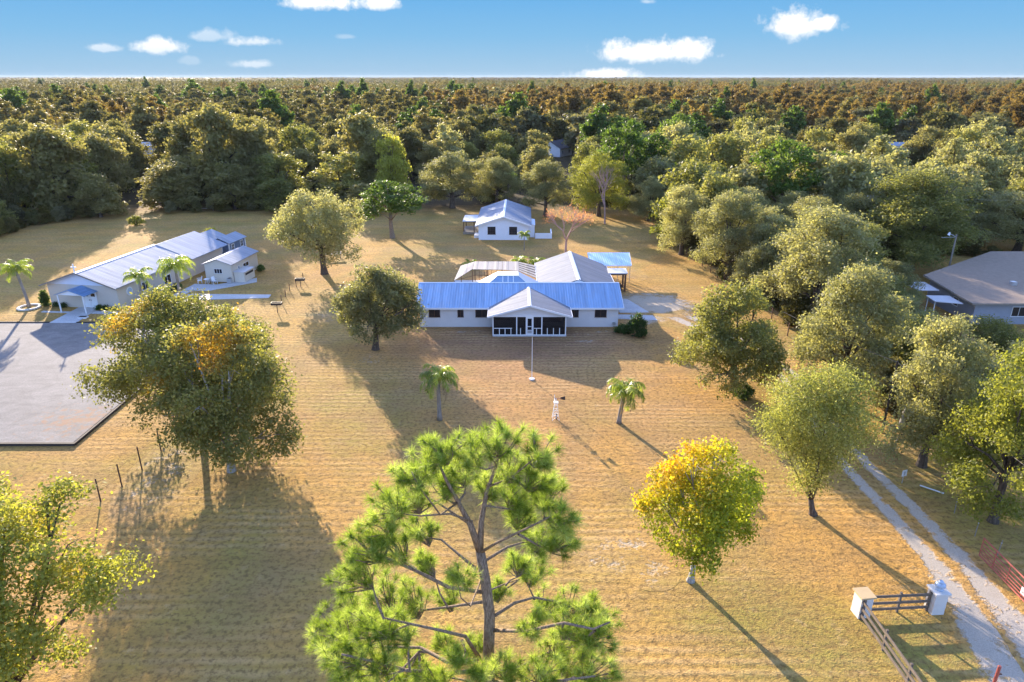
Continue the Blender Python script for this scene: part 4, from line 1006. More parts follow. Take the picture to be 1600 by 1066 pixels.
# ---- the pine in the foreground
def make_pine():
    YP = 19.5; X0 = x_at(763, YP, 7.0)
    root = thing('pine_tree', (X0, YP), 'tall open long needled pine in the foreground with bare forking limbs', 'tree')
    rng = np.random.default_rng(5)
    def P(u, v, dy=0.0):
        z = height_at(v, YP + dy); return Vector((x_at(u, YP + dy, z) - X0, dy, z))
    mb = MB()
    trunk = [Vector((0.1, 0, -.1)), Vector((0.08, 0, 3)), P(763, 1040), P(765, 960), P(758, 905), P(750, 860)]
    mb.tube(trunk, [.30, .25, .215, .20, .185, .165], 12)
    Ls = [P(750, 862), P(735, 820), P(716, 785), P(697, 750, -.2), P(683, 718, -.3)]
    mb.tube(Ls, [.14, .11, .08, .055, .03], 8)
    Rs = [P(750, 862), P(752, 815, .2), P(760, 770, .4), P(775, 728, .4), P(783, 695, .4)]
    mb.tube(Rs, [.125, .10, .07, .05, .03], 8)
    arms = [ # limb polylines (u, v, depth), start radius
        ([(738, 815, 0), (700, 805, -.4), (660, 802, -.8), (628, 795, -1.2)], .06), ([(745, 890, 0), (715, 868, .5), (690, 850, 1.0), (655, 838, 1.4)], .08),
        ([(752, 925, 0), (700, 915, -.6), (650, 890, -1.2), (600, 872, -1.6), (570, 855, -1.8)], .10), ([(752, 880, 0), (790, 852, .5), (815, 845, .9), (845, 840, 1.2)], .075),
        ([(748, 865, 0), (775, 850, -.6), (810, 835, -1.2), (850, 810, -1.7), (875, 800, -1.9)], .07), ([(768, 965, 0), (800, 945, .6), (835, 937, 1.2), (880, 945, 1.6), (915, 960, 1.8)], .09),
        ([(768, 985, 0), (820, 985, -1.0), (880, 975, -1.8), (930, 985, -2.2), (955, 975, -2.3)], .09), ([(750, 1030, 0), (722, 1000, -.4), (690, 985, -.8), (640, 975, -1.4), (600, 968, -1.8)], .10),
        ([(745, 1032, 0), (700, 1030, .8), (655, 1018, 1.6), (600, 1012, 2.2), (545, 1000, 2.6)], .12), ([(756, 1048, 0), (700, 1058, -1), (640, 1046, -1.8), (580, 1030, -2.5), (530, 1020, -2.9)], .11),
        ([(763, 1050, 0), (810, 1040, .8), (870, 1020, 1.6), (930, 1005, 2.0)], .10), ([(763, 1065, 0), (820, 1070, -1), (880, 1066, -1.8), (930, 1060, -2)], .1),
        ([(735, 820, 0), (690, 780, .8), (650, 760, 1.2), (620, 745, 1.3)], .055), ([(765, 760, .3), (800, 745, .3), (830, 725, 0), (850, 710, 0)], .05), ([(758, 790, .3), (810, 800, .8), (850, 780, 1.2)], .05),
        ([(716, 785, 0), (690, 800, -1), (660, 760, -1.6), (640, 735, -1.8)], .05), ([(752, 905, 0), (735, 950, -1.2), (720, 935, -1.7), (715, 912, -2)], .045), ([(758, 940, 0), (700, 950, 1.4), (660, 955, 2.2), (620, 930, 2.8)], .08),
        ([(760, 925, 0), (790, 915, 1.2), (812, 905, 2)], .05)]
    ends = [Ls[2], Ls[3], Ls[4], Rs[2], Rs[3], Rs[4]]
    for pts, r in arms:
        p = [P(*q) for q in pts]
        ends += p[1:]
        p = [p[0]] + [q + Vector(rng.uniform(-.12, .12, 3)) for q in p[1:]]
        mb.tube(p, list(np.linspace(r * .8, r * .3, len(p))), 7)
    # masses of needles: (u, v, radius px, depth)
    mass = [(783, 688, 44, .4), (740, 703, 40, .2), (692, 702, 40, -.3), (660, 728, 34, -.6), (845, 706, 40, 0), (832, 745, 36, .3), (798, 733, 34, .6), (722, 738, 36, .5), (760, 760, 30, .8), (640, 775, 44, .6), (606, 788, 42, -1.0), (640, 742, 36, -1.6),
            (588, 822, 40, -1.2), (690, 760, 34, .3), (860, 770, 42, .9), (880, 808, 40, -1.8), (850, 838, 42, 1.0), (878, 848, 34, -.8), (812, 805, 34, .6), (800, 770, 34, 1.0), (565, 862, 42, -1.8), (612, 862, 40, -1.3), (555, 900, 46, -1.4), (658, 828, 36, 1.5),
            (668, 880, 30, 1.6), (700, 930, 30, 2.4), (640, 935, 42, 2.6), (590, 930, 46, 1.6), (545, 960, 50, 2.4), (515, 985, 42, 1.0), (580, 980, 48, -1.8), (620, 985, 44, -1.2), (530, 1030, 46, -2.6), (575, 1040, 50, -2.4), (640, 1035, 42, 2.0), (600, 1070, 46, .6),
            (780, 922, 24, 2.0), (815, 880, 30, 1.4), (835, 895, 30, 1.8), (855, 945, 34, 1.6), (905, 945, 38, 1.8), (935, 965, 38, 1.4), (940, 995, 40, -2.0), (895, 985, 40, -1.6), (870, 1005, 36, 1.6), (830, 975, 30, -1.0), (900, 1030, 46, 1.8), (935, 1045, 40, -.8),
            (850, 1050, 44, -1.4), (790, 1045, 40, -1.2), (745, 1060, 36, -2.2), (715, 1030, 30, -1.6), (685, 1062, 40, -1.8), (820, 1085, 50, 0), (640, 1090, 50, 0), (740, 1010, 26, 1.8), (720, 900, 26, -1.9), (690, 1000, 26, 2.2), (545, 1075, 46, -1), (900, 1085, 50, -1)]
    VA = []; TI = []
    for (u, v, rp, dy) in mass:
        c = P(u, v, dy)
        dep = (YP + dy) * math.cos(PITCH) + (CAM_H - c.z) * math.sin(PITCH)
        r = rp / 1067.0 * dep
        nt_ = int(10 + 14 * (r / .9) ** 2)
        hub = c + Vector((0, 0, -r * .7))
        hub = hub + (Vector((0, 0, hub.z)) - hub) * .12
        near_ = min(ends, key=lambda e: (e - hub).length)
        mb.tube([near_, near_.lerp(hub, .5) + Vector(rng.uniform(-.12, .12, 3)), hub], [.05, .036, .024], 5, cap=False)
        for k in range(nt_):
            d = unit(rng, 1)[0]; d[2] = d[2] * .75 + .12
            tip = c + Vector(d) * r * rng.uniform(.35, .95)
            if True:
                m = hub.lerp(tip, .5) + Vector(rng.uniform(-.1, .1, 3))
                mb.tube([hub, m, tip], [.026, .02, .012], 4, cap=False)
            ax = (tip - hub).normalized(); ax = Vector((ax.x, ax.y, ax.z + .35)).normalized()
            nn = 125
            # bottle brush of needles round the twig end
            dirs = unit(rng, nn) * .95 + np.array(ax) * .75
            dirs[:, 2] -= .10
            dirs /= np.linalg.norm(dirs, axis=1, keepdims=True)
            o = np.array(tip) - np.array(ax) * rng.uniform(0, .22, (nn, 1))
            ln_ = rng.uniform(.24, .42, (nn, 1))
            sd = np.cross(dirs, unit(rng, nn)); sd /= np.linalg.norm(sd, axis=1, keepdims=True)
            w_ = rng.uniform(.005, .009, (nn, 1))
            e_ = o + dirs * ln_ + np.array([0, 0, -.03])
            VA.append(np.stack([o - sd * w_ * .8, o + sd * w_ * .8, e_ + sd * w_ * .25, e_ - sd * w_ * .25], axis=1))
            TI.append(np.clip(rng.uniform(.15, .85) * .6 + .4 * rng.random(nn), 0, 1))
    mb.build('trunk', 'pinebark', root, smooth=True)
    link('needles', quads_mesh('needles', np.concatenate(VA), np.concatenate(TI), None, 'needle'), root)
make_pine()

# ---- palms
def palm_mesh(h, fl, n, seed, droop=1.0, width=.5, lean=(0, 0), spike=.25):
    """fronds arch from the trunk top and hang; leaflets as narrow blades"""
    rng = np.random.default_rng(seed)
    top = np.array([lean[0], lean[1], h]); VA = []; TI = []
    for i in range(n):
        th = i * 2.39996 + rng.uniform(-.2, .2)
        age = i / n                                       # young fronds stand, old ones hang
        e0 = R_(80 - 75 * age + rng.uniform(-8, 8)); L = fl * rng.uniform(.85, 1.1)
        p = top.copy(); ang = e0; seg = 14; pts = [p.copy()]
        for s in range(seg):
            ang -= droop * (.06 + .17 * (s / seg)) * (1.1 - .2 * age)
            p = p + L / seg * np.array([math.cos(th) * math.cos(ang), math.sin(th) * math.cos(ang), math.sin(ang)]); pts.append(p.copy())
        pts = np.array(pts); tc = rng.random()
        side = np.array([-math.sin(th), math.cos(th), 0])
        for s in range(seg):
            a, b = pts[s], pts[s + 1]; f = s / seg
            VA.append(np.array([[a - side * .02, a + side * .02, b + side * .015, b - side * .015]])); TI.append(np.array([tc * .5]))
            if s < 1: continue
            for q in range(4):
                o = a + (b - a) * (q / 4)
                for sg in (-1, 1):
                    ll = width * math.sin(math.pi * min(1, (.18 + f * .8))) * rng.uniform(.8, 1.15) + .05
                    d = side * sg * rng.uniform(.3, .95) + (b - a) / np.linalg.norm(b - a) * rng.uniform(.3, .6) + np.array([0, 0, rng.uniform(-1.3, .15) * droop])
                    d /= np.linalg.norm(d)
                    t = (b - a) / np.linalg.norm(b - a) * .024
                    m = o + d * ll * .55
                    e = o + d * ll + np.array([0, 0, -.12 * ll])
                    VA.append(np.array([[o - t, o + t, m + t * .9, m - t * .9], [m - t * .9, m + t * .9, e + t * .2, e - t * .2]])); TI.append(np.full(2, np.clip(tc * .6 + .4 * rng.random(), 0, 1)))
    return quads_mesh('crown', np.concatenate(VA), np.concatenate(TI), None, 'palmleaf')
def palm(loc, h, fl, n, seed, label, group=None, r=.15, lean=(0, 0), droop=1.0, width=.5, dead=0, bark='palmbark'):
    root = thing('palm_tree', loc, label, 'palm', 0, group)
    link('crown', palm_mesh(h, fl, n, seed, droop, width, lean), root)
    mb = MB(); k = 7
    mb.tube([(lean[0] * (i / k) ** 1.5, lean[1] * (i / k) ** 1.5, h * i / k - .05) for i in range(k + 1)], [r * 1.5] + [r * (1.08 - .03 * i + .06 * (i % 2)) for i in range(1, k + 1)], 10)
    mb.build('trunk', bark, root, smooth=True)
    if dead:
        rng = np.random.default_rng(seed + 1); V = []
        for i in range(dead):
            th = rng.uniform(0, 6.28); d = np.array([math.cos(th), math.sin(th), 0]); o = np.array([*lean, h]) + d * .1
            for s in range(30):
                a = o + d * (.15 + .02 * s) + np.array([0, 0, -.06 * s]); e = a + unit(rng, 1)[0] * .22 + np.array([0, 0, -.2])
                t = np.cross(d, [0, 0, 1]) * .02; V.append([a - t, a + t, e + t, e - t])
        V = np.array(V); link('dry_fronds', quads_mesh('dry_fronds', V, rng.random(len(V)), None, 'deadfrond'), root)
    return root
pl = lambda u, v: at(u, v)
palm(pl(687, 656), 3.9, 2.5, 16, 1, 'lawn palm with drooping fronds standing in the round oak shadow', width=.62, droop=1.25, dead=5, r=.17)
palm(pl(967, 661), 2.9, 2.4, 17, 2, 'bright lawn palm with a skirt of hanging fronds right of the toy windmill', width=.62, droop=1.35, lean=(.35, 0), dead=2, r=.17)
palm(pl(46, 480), 4.9, 2.6, 17, 3, 'palm in a small ring bed left of the hall front', width=.6, droop=1.1, r=.17, lean=(-.5, 0))
palm(pl(227, 489), 4.6, 2.3, 15, 4, 'palm by the near side wall of the hall, the smaller of two there', width=.5, droop=1.1, r=.15)
palm(pl(284, 476), 5.0, 3.2, 22, 5, 'full silvery palm at the far corner between hall and cabin', width=.65, droop=1.3, r=.17)
palm(pl(255, 472), 1.4, 1.7, 12, 6, 'low young palm between the two palms at the hall side wall', width=.45, droop=1.1, r=.1)
palm(pl(819, 391), 2.6, 1.6, 11, 7, 'thin young palm in front of the guest house wall', width=.35, droop=1.3, r=.07)
palm(at(735, 415, .4), .5, 1.7, 14, 8, 'bright low palm behind the left end of the pool enclosure roof', width=.4, r=.15)
palm(at(811, 412, .3), .6, 1.9, 15, 9, 'bright low palm behind the pool enclosure, left of a close pair', width=.42, r=.15)
palm(at(837, 415, .3), .6, 2.0, 16, 10, 'bright low palm behind the pool enclosure, right of a close pair', width=.45, r=.15)
palm(pl(794, 318), 6.0, 2.6, 18, 12, 'tall palm at the edge of the woods behind the guest house', width=.6, r=.18)

# ---- bare trees
def bare(loc, h, seed, label, bark, r0, spread=.55, leaves=None, depth=5, up=.35):
    root = thing('bare_tree', loc, label, 'tree')
    rng = random.Random(seed); mb = MB(); tips = []
    def grow(p, d, ln, r, lv):
        q = p + d * ln * .5 + Vector((rng.uniform(-.06, .06), rng.uniform(-.06, .06), 0)) * ln
        e = p + d * ln + Vector((rng.uniform(-.1, .1), rng.uniform(-.1, .1), .02)) * ln
        mb.tube([p, q, e], [r, r * .85, r * .68], 6 if lv > 2 else 4, cap=False)
        if lv == 0: tips.append(e); return
        for k in range(3 if lv > 1 else rng.choice((2, 3))):
            n = (d + Vector((rng.uniform(-1, 1), rng.uniform(-1, 1), rng.uniform(-.3, up + .3))) * spread * 1.25).normalized()
            grow(e if k else q.lerp(e, .7), n, ln * rng.uniform(.62, .85), r * rng.uniform(.5, .66), lv - 1)
    grow(Vector((0, 0, -.1)), Vector((.03, 0, 1)), h * .27, r0, depth)
    mb.build('trunk', bark, root, smooth=True)
    if leaves:
        r2 = np.random.default_rng(seed); T = np.array([tuple(t) for t in tips]); idx = np.repeat(np.arange(len(T)), leaves[1])
        C = T[idx] + r2.normal(size=(len(idx), 3)) * .25
        V = leaf_polys(C, r2.uniform(.12, .24, len(C)), r2.uniform(.08, .13, len(C)), r2)
        link('crown', quads_mesh('crown', V, r2.random(len(C)), None, leaves[0]), root)
    return root
bare(pl(884, 402), 10.5, 3, 'nearly leafless tree with red orange twigs behind the rear wing', 'redtwig', .24, leaves=('redleaf', 4))
bare(pl(945, 350), 14.0, 8, 'bare reddish grey tree in front of the woods right of the guest house', 'redtwig', .20)
bare(pl(1392, 470), 5.0, 5, 'leafless grey sapling among the oaks left of the shingle roof', 'greytwig', .10, depth=4)

# ---- shrubs
def shrub(name, loc, R, h, label, seed, mat='shrub', n=250, leaf=.16, group=None):
    root = thing(name, loc, label, 'shrub', 0, group)
    L = oak_lobes(R, 0.0, h, seed, 9, low=.1)
    L.append((0, 0, h * .45, R * .7, R * .7, h * .45))
    link('foliage', crown_mesh('foliage', L, seed, n, 12, .14, leaf, mat, k=0), root)
    mb = MB(); rng = np.random.default_rng(seed)
    for lb in L: mb.tube([(0, 0, 0), (lb[0] * .5, lb[1] * .5, lb[2] * .5), lb[:3]], [.04, .03, .015], 5)
    mb.build('stem', 'bark', root)
    return root
shrub('shrub', pl(994, 526), 1.25, 2.6, 'dark conical bush at the right corner of the ranch house', 21, n=500)
shrub('shrub', at(972, 520), .9, .9, 'low dark bush left of the conical one by the ranch house', 22)
shrub('shrub', at(72, 478), .55, 2.0, 'tall narrow shrub at the left front corner of the hall', 23)
for i, (u, v, s, lb) in enumerate(((88, 479, .35, 'small clipped shrub under the hall gable, leftmost of the row'), (99, 481, .35, 'small clipped shrub left of the hall canopy post'), (155, 484, .35, 'small clipped shrub right of the hall doors'), (165, 485, .35, 'small clipped shrub midway along the right front bed of the hall'), (178, 486, .4, 'small clipped shrub near the right front corner of the hall'))):
    shrub('bed_shrub', at(u, v), s, .6, lb, 30 + i, n=60, leaf=.12, group='shrubs in the bed along the hall front')
for i, (x, y, s) in enumerate(((-46.6, 83.2, .6), (-46.2, 85.5, .6), (-45.9, 87.4, .65), (-45.5, 89.3, .6))):
    shrub('bed_shrub', (x, y), s, .9, ('dark shrub at the near corner of the hall side wall', 'dark shrub behind the palm trunk at the hall side wall', 'dark shrub between the two palms along the hall side wall', 'dark shrub at the far end of the hall side bed')[i], 40 + i, n=110, leaf=.13, group='shrubs in the bed along the hall side wall')
shrub('shrub', at(1161, 622), 1.0, 1.3, 'low round bush at the foot of the dark driveway oak', 51, n=300, leaf=.14)
shrub('shrub', at(334, 386), 1.8, 3.4, 'yellowing bush between the hall roof and the blue shed', 52, 'oakyel', n=300, leaf=.2)
shrub('shrub', at(408, 424), .6, 1.0, 'small dark bush right of the utility cupboard', 53, n=80)
shrub('shrub', at(5, 352), 2.6, 5.0, 'vivid green bushy tree at the left edge before the woods', 54, 'palmleaf', n=500, leaf=.3)
shrub('shrub', at(213, 352), 1.6, 1.9, 'small yellow green bush on the sunlit patch by the left woods', 55, 'oakyel', n=200, leaf=.22)

# ------------------------------------------------------------------ the woods
CLEAR_PX = [(-400, 420), (0, 372), (60, 352), (130, 343), (250, 338), (330, 331), (420, 331), (560, 342), (640, 324), (760, 319), (900, 319), (985, 327), (1030, 350), (1060, 385), (1105, 412), (1140, 448), (1200, 492), (1268, 525),
            (1325, 590), (1400, 655), (1450, 700), (1520, 745), (1600, 810), (1800, 960), (1800, 1400), (-400, 1400)]
def in_poly(u, v, P):
    c = False; j = len(P) - 1
    for i in range(len(P)):
        if (P[i][1] > v) != (P[j][1] > v) and u < (P[j][0] - P[i][0]) * (v - P[i][1]) / (P[j][1] - P[i][1]) + P[i][0]: c = not c
        j = i
    return c
def to_px(X, Y, Z):
    z = Z - CAM_H
    d = Y * math.cos(PITCH) - z * math.sin(PITCH); up = Y * math.sin(PITCH) + z * math.cos(PITCH)
    return 800 + 1067 * X / d, 533 - 1067 * up / d
GAPS = [(FH[0][0] - 2, FH[0][1] - 14, 8, 34), (FH[1][0], FH[1][1] - 16, 8, 36), (FH[2][0], FH[2][1] - 12, 5, 26), (70, 85, 20, 22), (88, 112, 16, 8), (54, 92, 8, 7), (-14, 176, 7, 20), (47.5, 79, 5, 8), (61, 64, 19, 12), (50, 71, 9, 9)]
# lanes left open in the woods, along which the low sun reaches the yard
LANES = [(-11, 150, 46, 7.5), (9, 150, 44, 6), (-74, 134, 48, 5.5), (24, 136, 34, 5), (-38, 140, 40, 4)]
def is_clear(X, Y):
    for (fx, fy), wd in ((FH[0], 5.5), (FH[1], 6.5), (FH[2], 5.0)):          # rides cut in front of the far buildings
        k = Y / fy
        if .64 < k < 1.04 and abs(X - fx * k) < wd: return True
    for lx, ly, ln_, lw in LANES:
        t = (X - lx) * -.429 + (Y - ly) * .903
        if 0 < t < ln_ and abs((X - lx) * .903 + (Y - ly) * .429) < lw: return True
    if Y < 175:
        u, v = to_px(X, Y, 0)
        if in_poly(u, v, CLEAR_PX): return True
    for gx_, gy_, a, b in GAPS:
        if ((X - gx_) / a) ** 2 + ((Y - gy_) / b) ** 2 < 1: return True
    return False

def proto(name, mat, bark, seed, R, z0, h, n, clumps, per, sigma, leaf, r0, **kw):
    L = oak_lobes(R, z0, h, seed, n, low=kw.pop('low', .15), taper=kw.pop('taper', .55))
    root = thing(name, (0, 0), 'tree', 'tree')
    link('crown', crown_mesh('crown', L, seed, clumps, per, sigma, leaf, mat, **kw), root)
    mb = MB(); limbs(mb, L, (0, 0, 0), (0, 0, z0 + (h - z0) * .25), r0, np.random.default_rng(seed), sides=5, twigs=1)
    mb.build('trunk', bark, root, smooth=True)
    return root
class Kind:
    def __init__(s, root, R, h): s.root = root; s.R = R; s.h = h; s.used = False
    def place(s, X, Y, R, h, rz, label, group, cat='tree'):
        sc = (R / s.R, R / s.R, h / s.h)
        if not s.used:
            s.used = True; r = s.root; r.location = (X, Y, 0); r.rotation_euler = (0, 0, rz); r.scale = sc
        else: r = dup(s.root, (X, Y, 0), rz, sc)
        r['label'] = label; r['category'] = cat
        if group: r['group'] = group
        elif 'group' in r.keys(): del r['group']
        return r
near = {
 'grey1': Kind(proto('live_oak', 'oakgrey', 'bark', 101, 5, 1.2, 11, 15, 2600, 16, .30, .17, .3), 5, 11),
 'grey2': Kind(proto('live_oak', 'oakgrey', 'bark', 102, 5, .8, 11, 13, 2600, 16, .30, .17, .3), 5, 11),
 'green1': Kind(proto('oak_tree', 'oak', 'bark', 103, 5, 1.0, 11, 14, 2600, 16, .30, .17, .28), 5, 11),
 'yel1': Kind(proto('oak_tree', 'oakyel', 'bark', 104, 5, 1.2, 11, 12, 2500, 15, .30, .16, .25), 5, 11),
}
mid = {
 'grey': [Kind(proto('live_oak', 'oakgrey', 'bark', 111 + i, 5, .5, 11, 13, 1000, 12, .42, .40, .3), 5, 11) for i in range(2)],
 'wood': [Kind(proto('wood_oak', 'forest', 'bark', 121 + i, 5, .4, 11, 13, 1000, 12, .42, .40, .3, taper=.5 + .15 * i), 5, 11) for i in range(3)],
 'olive': [Kind(proto('wood_oak', 'oak', 'bark', 131 + i, 5, .5, 11, 12, 620, 11, .40, .40, .3), 5, 11) for i in range(2)],
 'pine': [Kind(proto('wood_pine', 'pineleaf', 'pinebark', 141, 4.5, 4.5, 13, 12, 520, 11, .36, .36, .25, low=.1, taper=.3), 4.5, 13)],
 
 'yel': [Kind(proto('wood_oak', 'oakyel', 'bark', 161, 4.5, .4, 9, 11, 560, 11, .38, .38, .2), 4.5, 9)],
}
placed = []
def hand(kind, ub, vb, u0, u1, vt, label, rz=0.0, group=None, cat='tree', wide=1.2):
    X, Y = at(ub, vb); h = height_at(vt, Y); zc = h * .55
    R = (x_at(u1, Y, zc) - x_at(u0, Y, zc)) / 2 * wide; X = (x_at(u1, Y, zc) + x_at(u0, Y, zc)) / 2
    kind.place(X, Y, R, h, rz, label, group, cat); placed.append((X, Y, R * .9))
# the oaks along the right side, each by its own look
hand(near['grey1'], 1140, 438, 1082, 1200, 298, 'tall grey green oak behind the wire fence end beside the carport', .3)
hand(near['grey2'], 1072, 398, 1020, 1120, 282, 'rounded grey oak at the far end of the driveway wire fence', 1.0)
hand(near['grey1'], 1285, 505, 1195, 1375, 322, 'largest silvery live oak in the middle of the right hand woods', 2.0)
hand(near['grey2'], 1222, 468, 1148, 1240, 372, 'grey oak overhanging the driveway just behind the dark lawn oak', 2.6)
hand(near['grey1'], 1345, 625, 1248, 1415, 412, 'silvery oak over the white fence stakes in front of the shingle roof', 4.0)
hand(near['grey2'], 1492, 728, 1385, 1560, 478, 'grey green oak with a thick visible trunk before the shingle house', .7)
hand(near['yel1'], 1600, 815, 1490, 1700, 540, 'yellow green leafy oak at the right edge above the red gate', 1.2)
hand(near['green1'], 1432, 420, 1345, 1532, 262, 'broad domed olive oak behind the tall street lamp', 2.2)
hand(near['grey1'], 1590, 395, 1524, 1680, 298, 'pale oak at the right edge behind the shingle roof', 5.0)
hand(near['green1'], 1545, 600, 1495, 1620, 496, 'oak right in front of the shingle house wall at the right edge', 3.4)
hand(near['grey2'], 1392, 500, 1345, 1440, 402, 'mid height grey oak left of the shingle house', 5.5)
hand(near['grey1'], 850, 338, 813, 892, 250, 'round grey oak on a clear trunk right behind the guest house', .5)
hand(near['yel1'], 938, 338, 888, 988, 236, 'yellow green oak behind the bare reddish tree', 3.0)
hand(near['grey2'], 1016, 345, 984, 1050, 272, 'small yellowish oak with a rounded top at the corner of the woods', 4.0)
hand(near['grey1'], 1110, 362, 1050, 1180, 268, 'wide low grey oak behind the fence end oak', 1.7)
hand(mid['pine'][0], 1222, 375, 1172, 1280, 214, 'bright green pine crown, left of two in the right hand woods', .2)
hand(mid['pine'][0], 1300, 360, 1262, 1340, 232, 'bright green pine crown, right of two in the right hand woods', 2.2)
hand(mid['pine'][0], 606, 372, 560, 660, 280, 'deep green pine standing alone behind the broad live oak', 1.2)
hand(mid['yel'][0], 1392, 308, 1362, 1428, 264, 'rounded yellowish tree below the pale metal shed', 1.0)
hand(mid['wood'][0], 645, 262, 626, 664, 196, 'small round topped tree rising alone in the woods behind the lawn', 1.0)
hand(mid['yel'][0], 612, 320, 585, 640, 210, 'tall yellow olive tree at the middle of the woods edge', .4)
hand(near['grey1'], 770, 322, 738, 815, 245, 'pale olive tree directly behind the guest house roof', 2.4)
hand(near['grey2'], 700, 325, 650, 760, 232, 'large hazy olive oak at the woods edge left of the guest house', 3.3)

RNG = np.random.default_rng(77)
def scatter(y0, y1, spacing, half, want):
    """dart throwing on a grid of cells"""
    cell = spacing; taken = {}
    for (X, Y, R) in placed: taken.setdefault((int(X // cell), int(Y // cell)), []).append((X, Y, max(spacing * .5, R * .5)))
    out = []
    area = half * (y1 ** 2 - y0 ** 2) / 1.0
    for _ in range(int(area / spacing ** 2 * want)):
        Y = math.sqrt(RNG.uniform(y0 ** 2, y1 ** 2)); X = RNG.uniform(-1, 1) * Y * half - (0 if Y > 400 else 6)
        if is_clear(X, Y): continue
        k = (int(X // cell), int(Y // cell)); ok = True
        for i in (-2, -1, 0, 1, 2):
            for j in (-2, -1, 0, 1, 2):
                for (a, b, r) in taken.get((k[0] + i, k[1] + j), ()):
                    if (a - X) ** 2 + (b - Y) ** 2 < (spacing * .45 + r) ** 2: ok = False
        if ok:
            taken.setdefault(k, []).append((X, Y, spacing * .5)); out.append((X, Y))
    return out
def rusty(X, Y):
    """where the russet cypress stands are"""
    n = math.sin(X * .013 + 1.3) * math.cos(Y * .011 + .4) + .5 * math.sin(X * .031 + Y * .02)
    e = X / Y + .16 * (vn(X / 120, Y / 200, 9) - .5)
    if e > -.06 and Y > 250: return (.35 if Y < 320 else .74 if Y < 950 else .08) + .5 * n
    if 300 < Y < 900: return 1.1 * n - .35
    return -1
def vn(x, y, seed=0):
    """smooth value noise, 0 to 1"""
    ix, iy = math.floor(x), math.floor(y); fx, fy = x - ix, y - iy; fx = fx * fx * (3 - 2 * fx); fy = fy * fy * (3 - 2 * fy)
    h = lambda a, b: (math.sin(a * 127.1 + b * 311.7 + seed * 74.7) * 43758.5453) % 1.0
    return (h(ix, iy) * (1 - fx) + h(ix + 1, iy) * fx) * (1 - fy) + (h(ix, iy + 1) * (1 - fx) + h(ix + 1, iy + 1) * fx) * fy
def size_of(X, Y): return float(np.clip(math.exp(RNG.normal() * .22) * (.95 + .55 * vn(X / 45, Y / 60, 3)), .65, 1.9))
def pick_kind(X, Y):
    if Y > 215 and RNG.random() < rusty(X, Y): return 'rust'
    r = .62 * vn(X / 40, Y / 55, 1) + .38 * RNG.random(); r = min(max((r - .5) * 1.55 + .5, 0), .999)
    if X < -20: return 'wood' if r < .62 else 'olive' if r < .82 else 'grey' if r < .92 else 'yel' if r < .97 else 'pine'
    if X > 20 and Y < 170: return 'grey' if r < .5 else 'olive' if r < .75 else 'yel' if r < .85 else 'wood' if r < .95 else 'pine'
    return 'wood' if r < .45 else 'olive' if r < .66 else 'grey' if r < .84 else 'yel' if r < .93 else 'pine'
pts = scatter(48, 215, 8.0, .98, 4.0)
pts.sort(key=lambda p: math.hypot(*p))
for (X, Y) in scatter(46, 128, 5.6, .98, 4.0):                    # the dense belt of oaks beside the drive
    if X > 16 and all((X - a) ** 2 + (Y - b) ** 2 > 4.6 ** 2 for a, b in pts): pts.append((X, Y))
pts.sort(key=lambda p: math.hypot(*p))
vis = []; rest = []
for p in pts:
    u, v = to_px(p[0], p[1], 6.0)
    (vis if -150 < u < 1750 and v < 1100 and len(vis) < 296 else rest).append(p)
KN = {'wood': ('olive brown oak', 'oaks'), 'olive': ('dark olive oak', 'dark olive oaks'), 'grey': ('greyish live oak', 'greyish live oaks'), 'yel': ('low yellowish tree', 'low yellowish trees'), 'pine': ('rounded green pine', 'green pines'), 'rust': ('russet cypress', 'russet cypresses')}
def zone(X, Y):
    if X < -38: return 'the hazy woods beyond the hall'
    if X < 24: return 'the woods behind the guest house lawn'
    return 'the woods on the right past the driveway'
for (X, Y) in vis:
    k = pick_kind(X, Y); ks = mid[k]
    if Y < 112: k = 'grey' if k in ('wood', 'pine') else k; ks = {'grey': [near['grey1'], near['grey2']], 'olive': [near['green1']], 'yel': [near['yel1']]}[k]
    kd = ks[int(RNG.integers(len(ks)))]
    s = float(np.clip(size_of(X, Y), .7, 1.45)); h = kd.h * s ** .8 * RNG.uniform(.85, 1.15)
    if X < -30 and Y < 175: s *= 1.18; h *= 1.3
    if X < -30 and 95 < Y < 185 and is_clear(X, Y - 12): h *= .62
    if Y < 112: s = min(s, 1.05); h = min(h, 8.8 if Y < 80 else 10.5)
    if Y < 80 and X > 34: h = min(h, 6.8); s = min(s, .85)
    zn = zone(X, Y)
    kd.place(X, Y, kd.R * s * (1.22 if Y < 112 else 1.05), h, RNG.uniform(0, 6.28), KN[k][0] + ' crowded among others in ' + zn, KN[k][1] + ' in ' + zn)
VIS_END = max(math.hypot(*p) for p in vis)

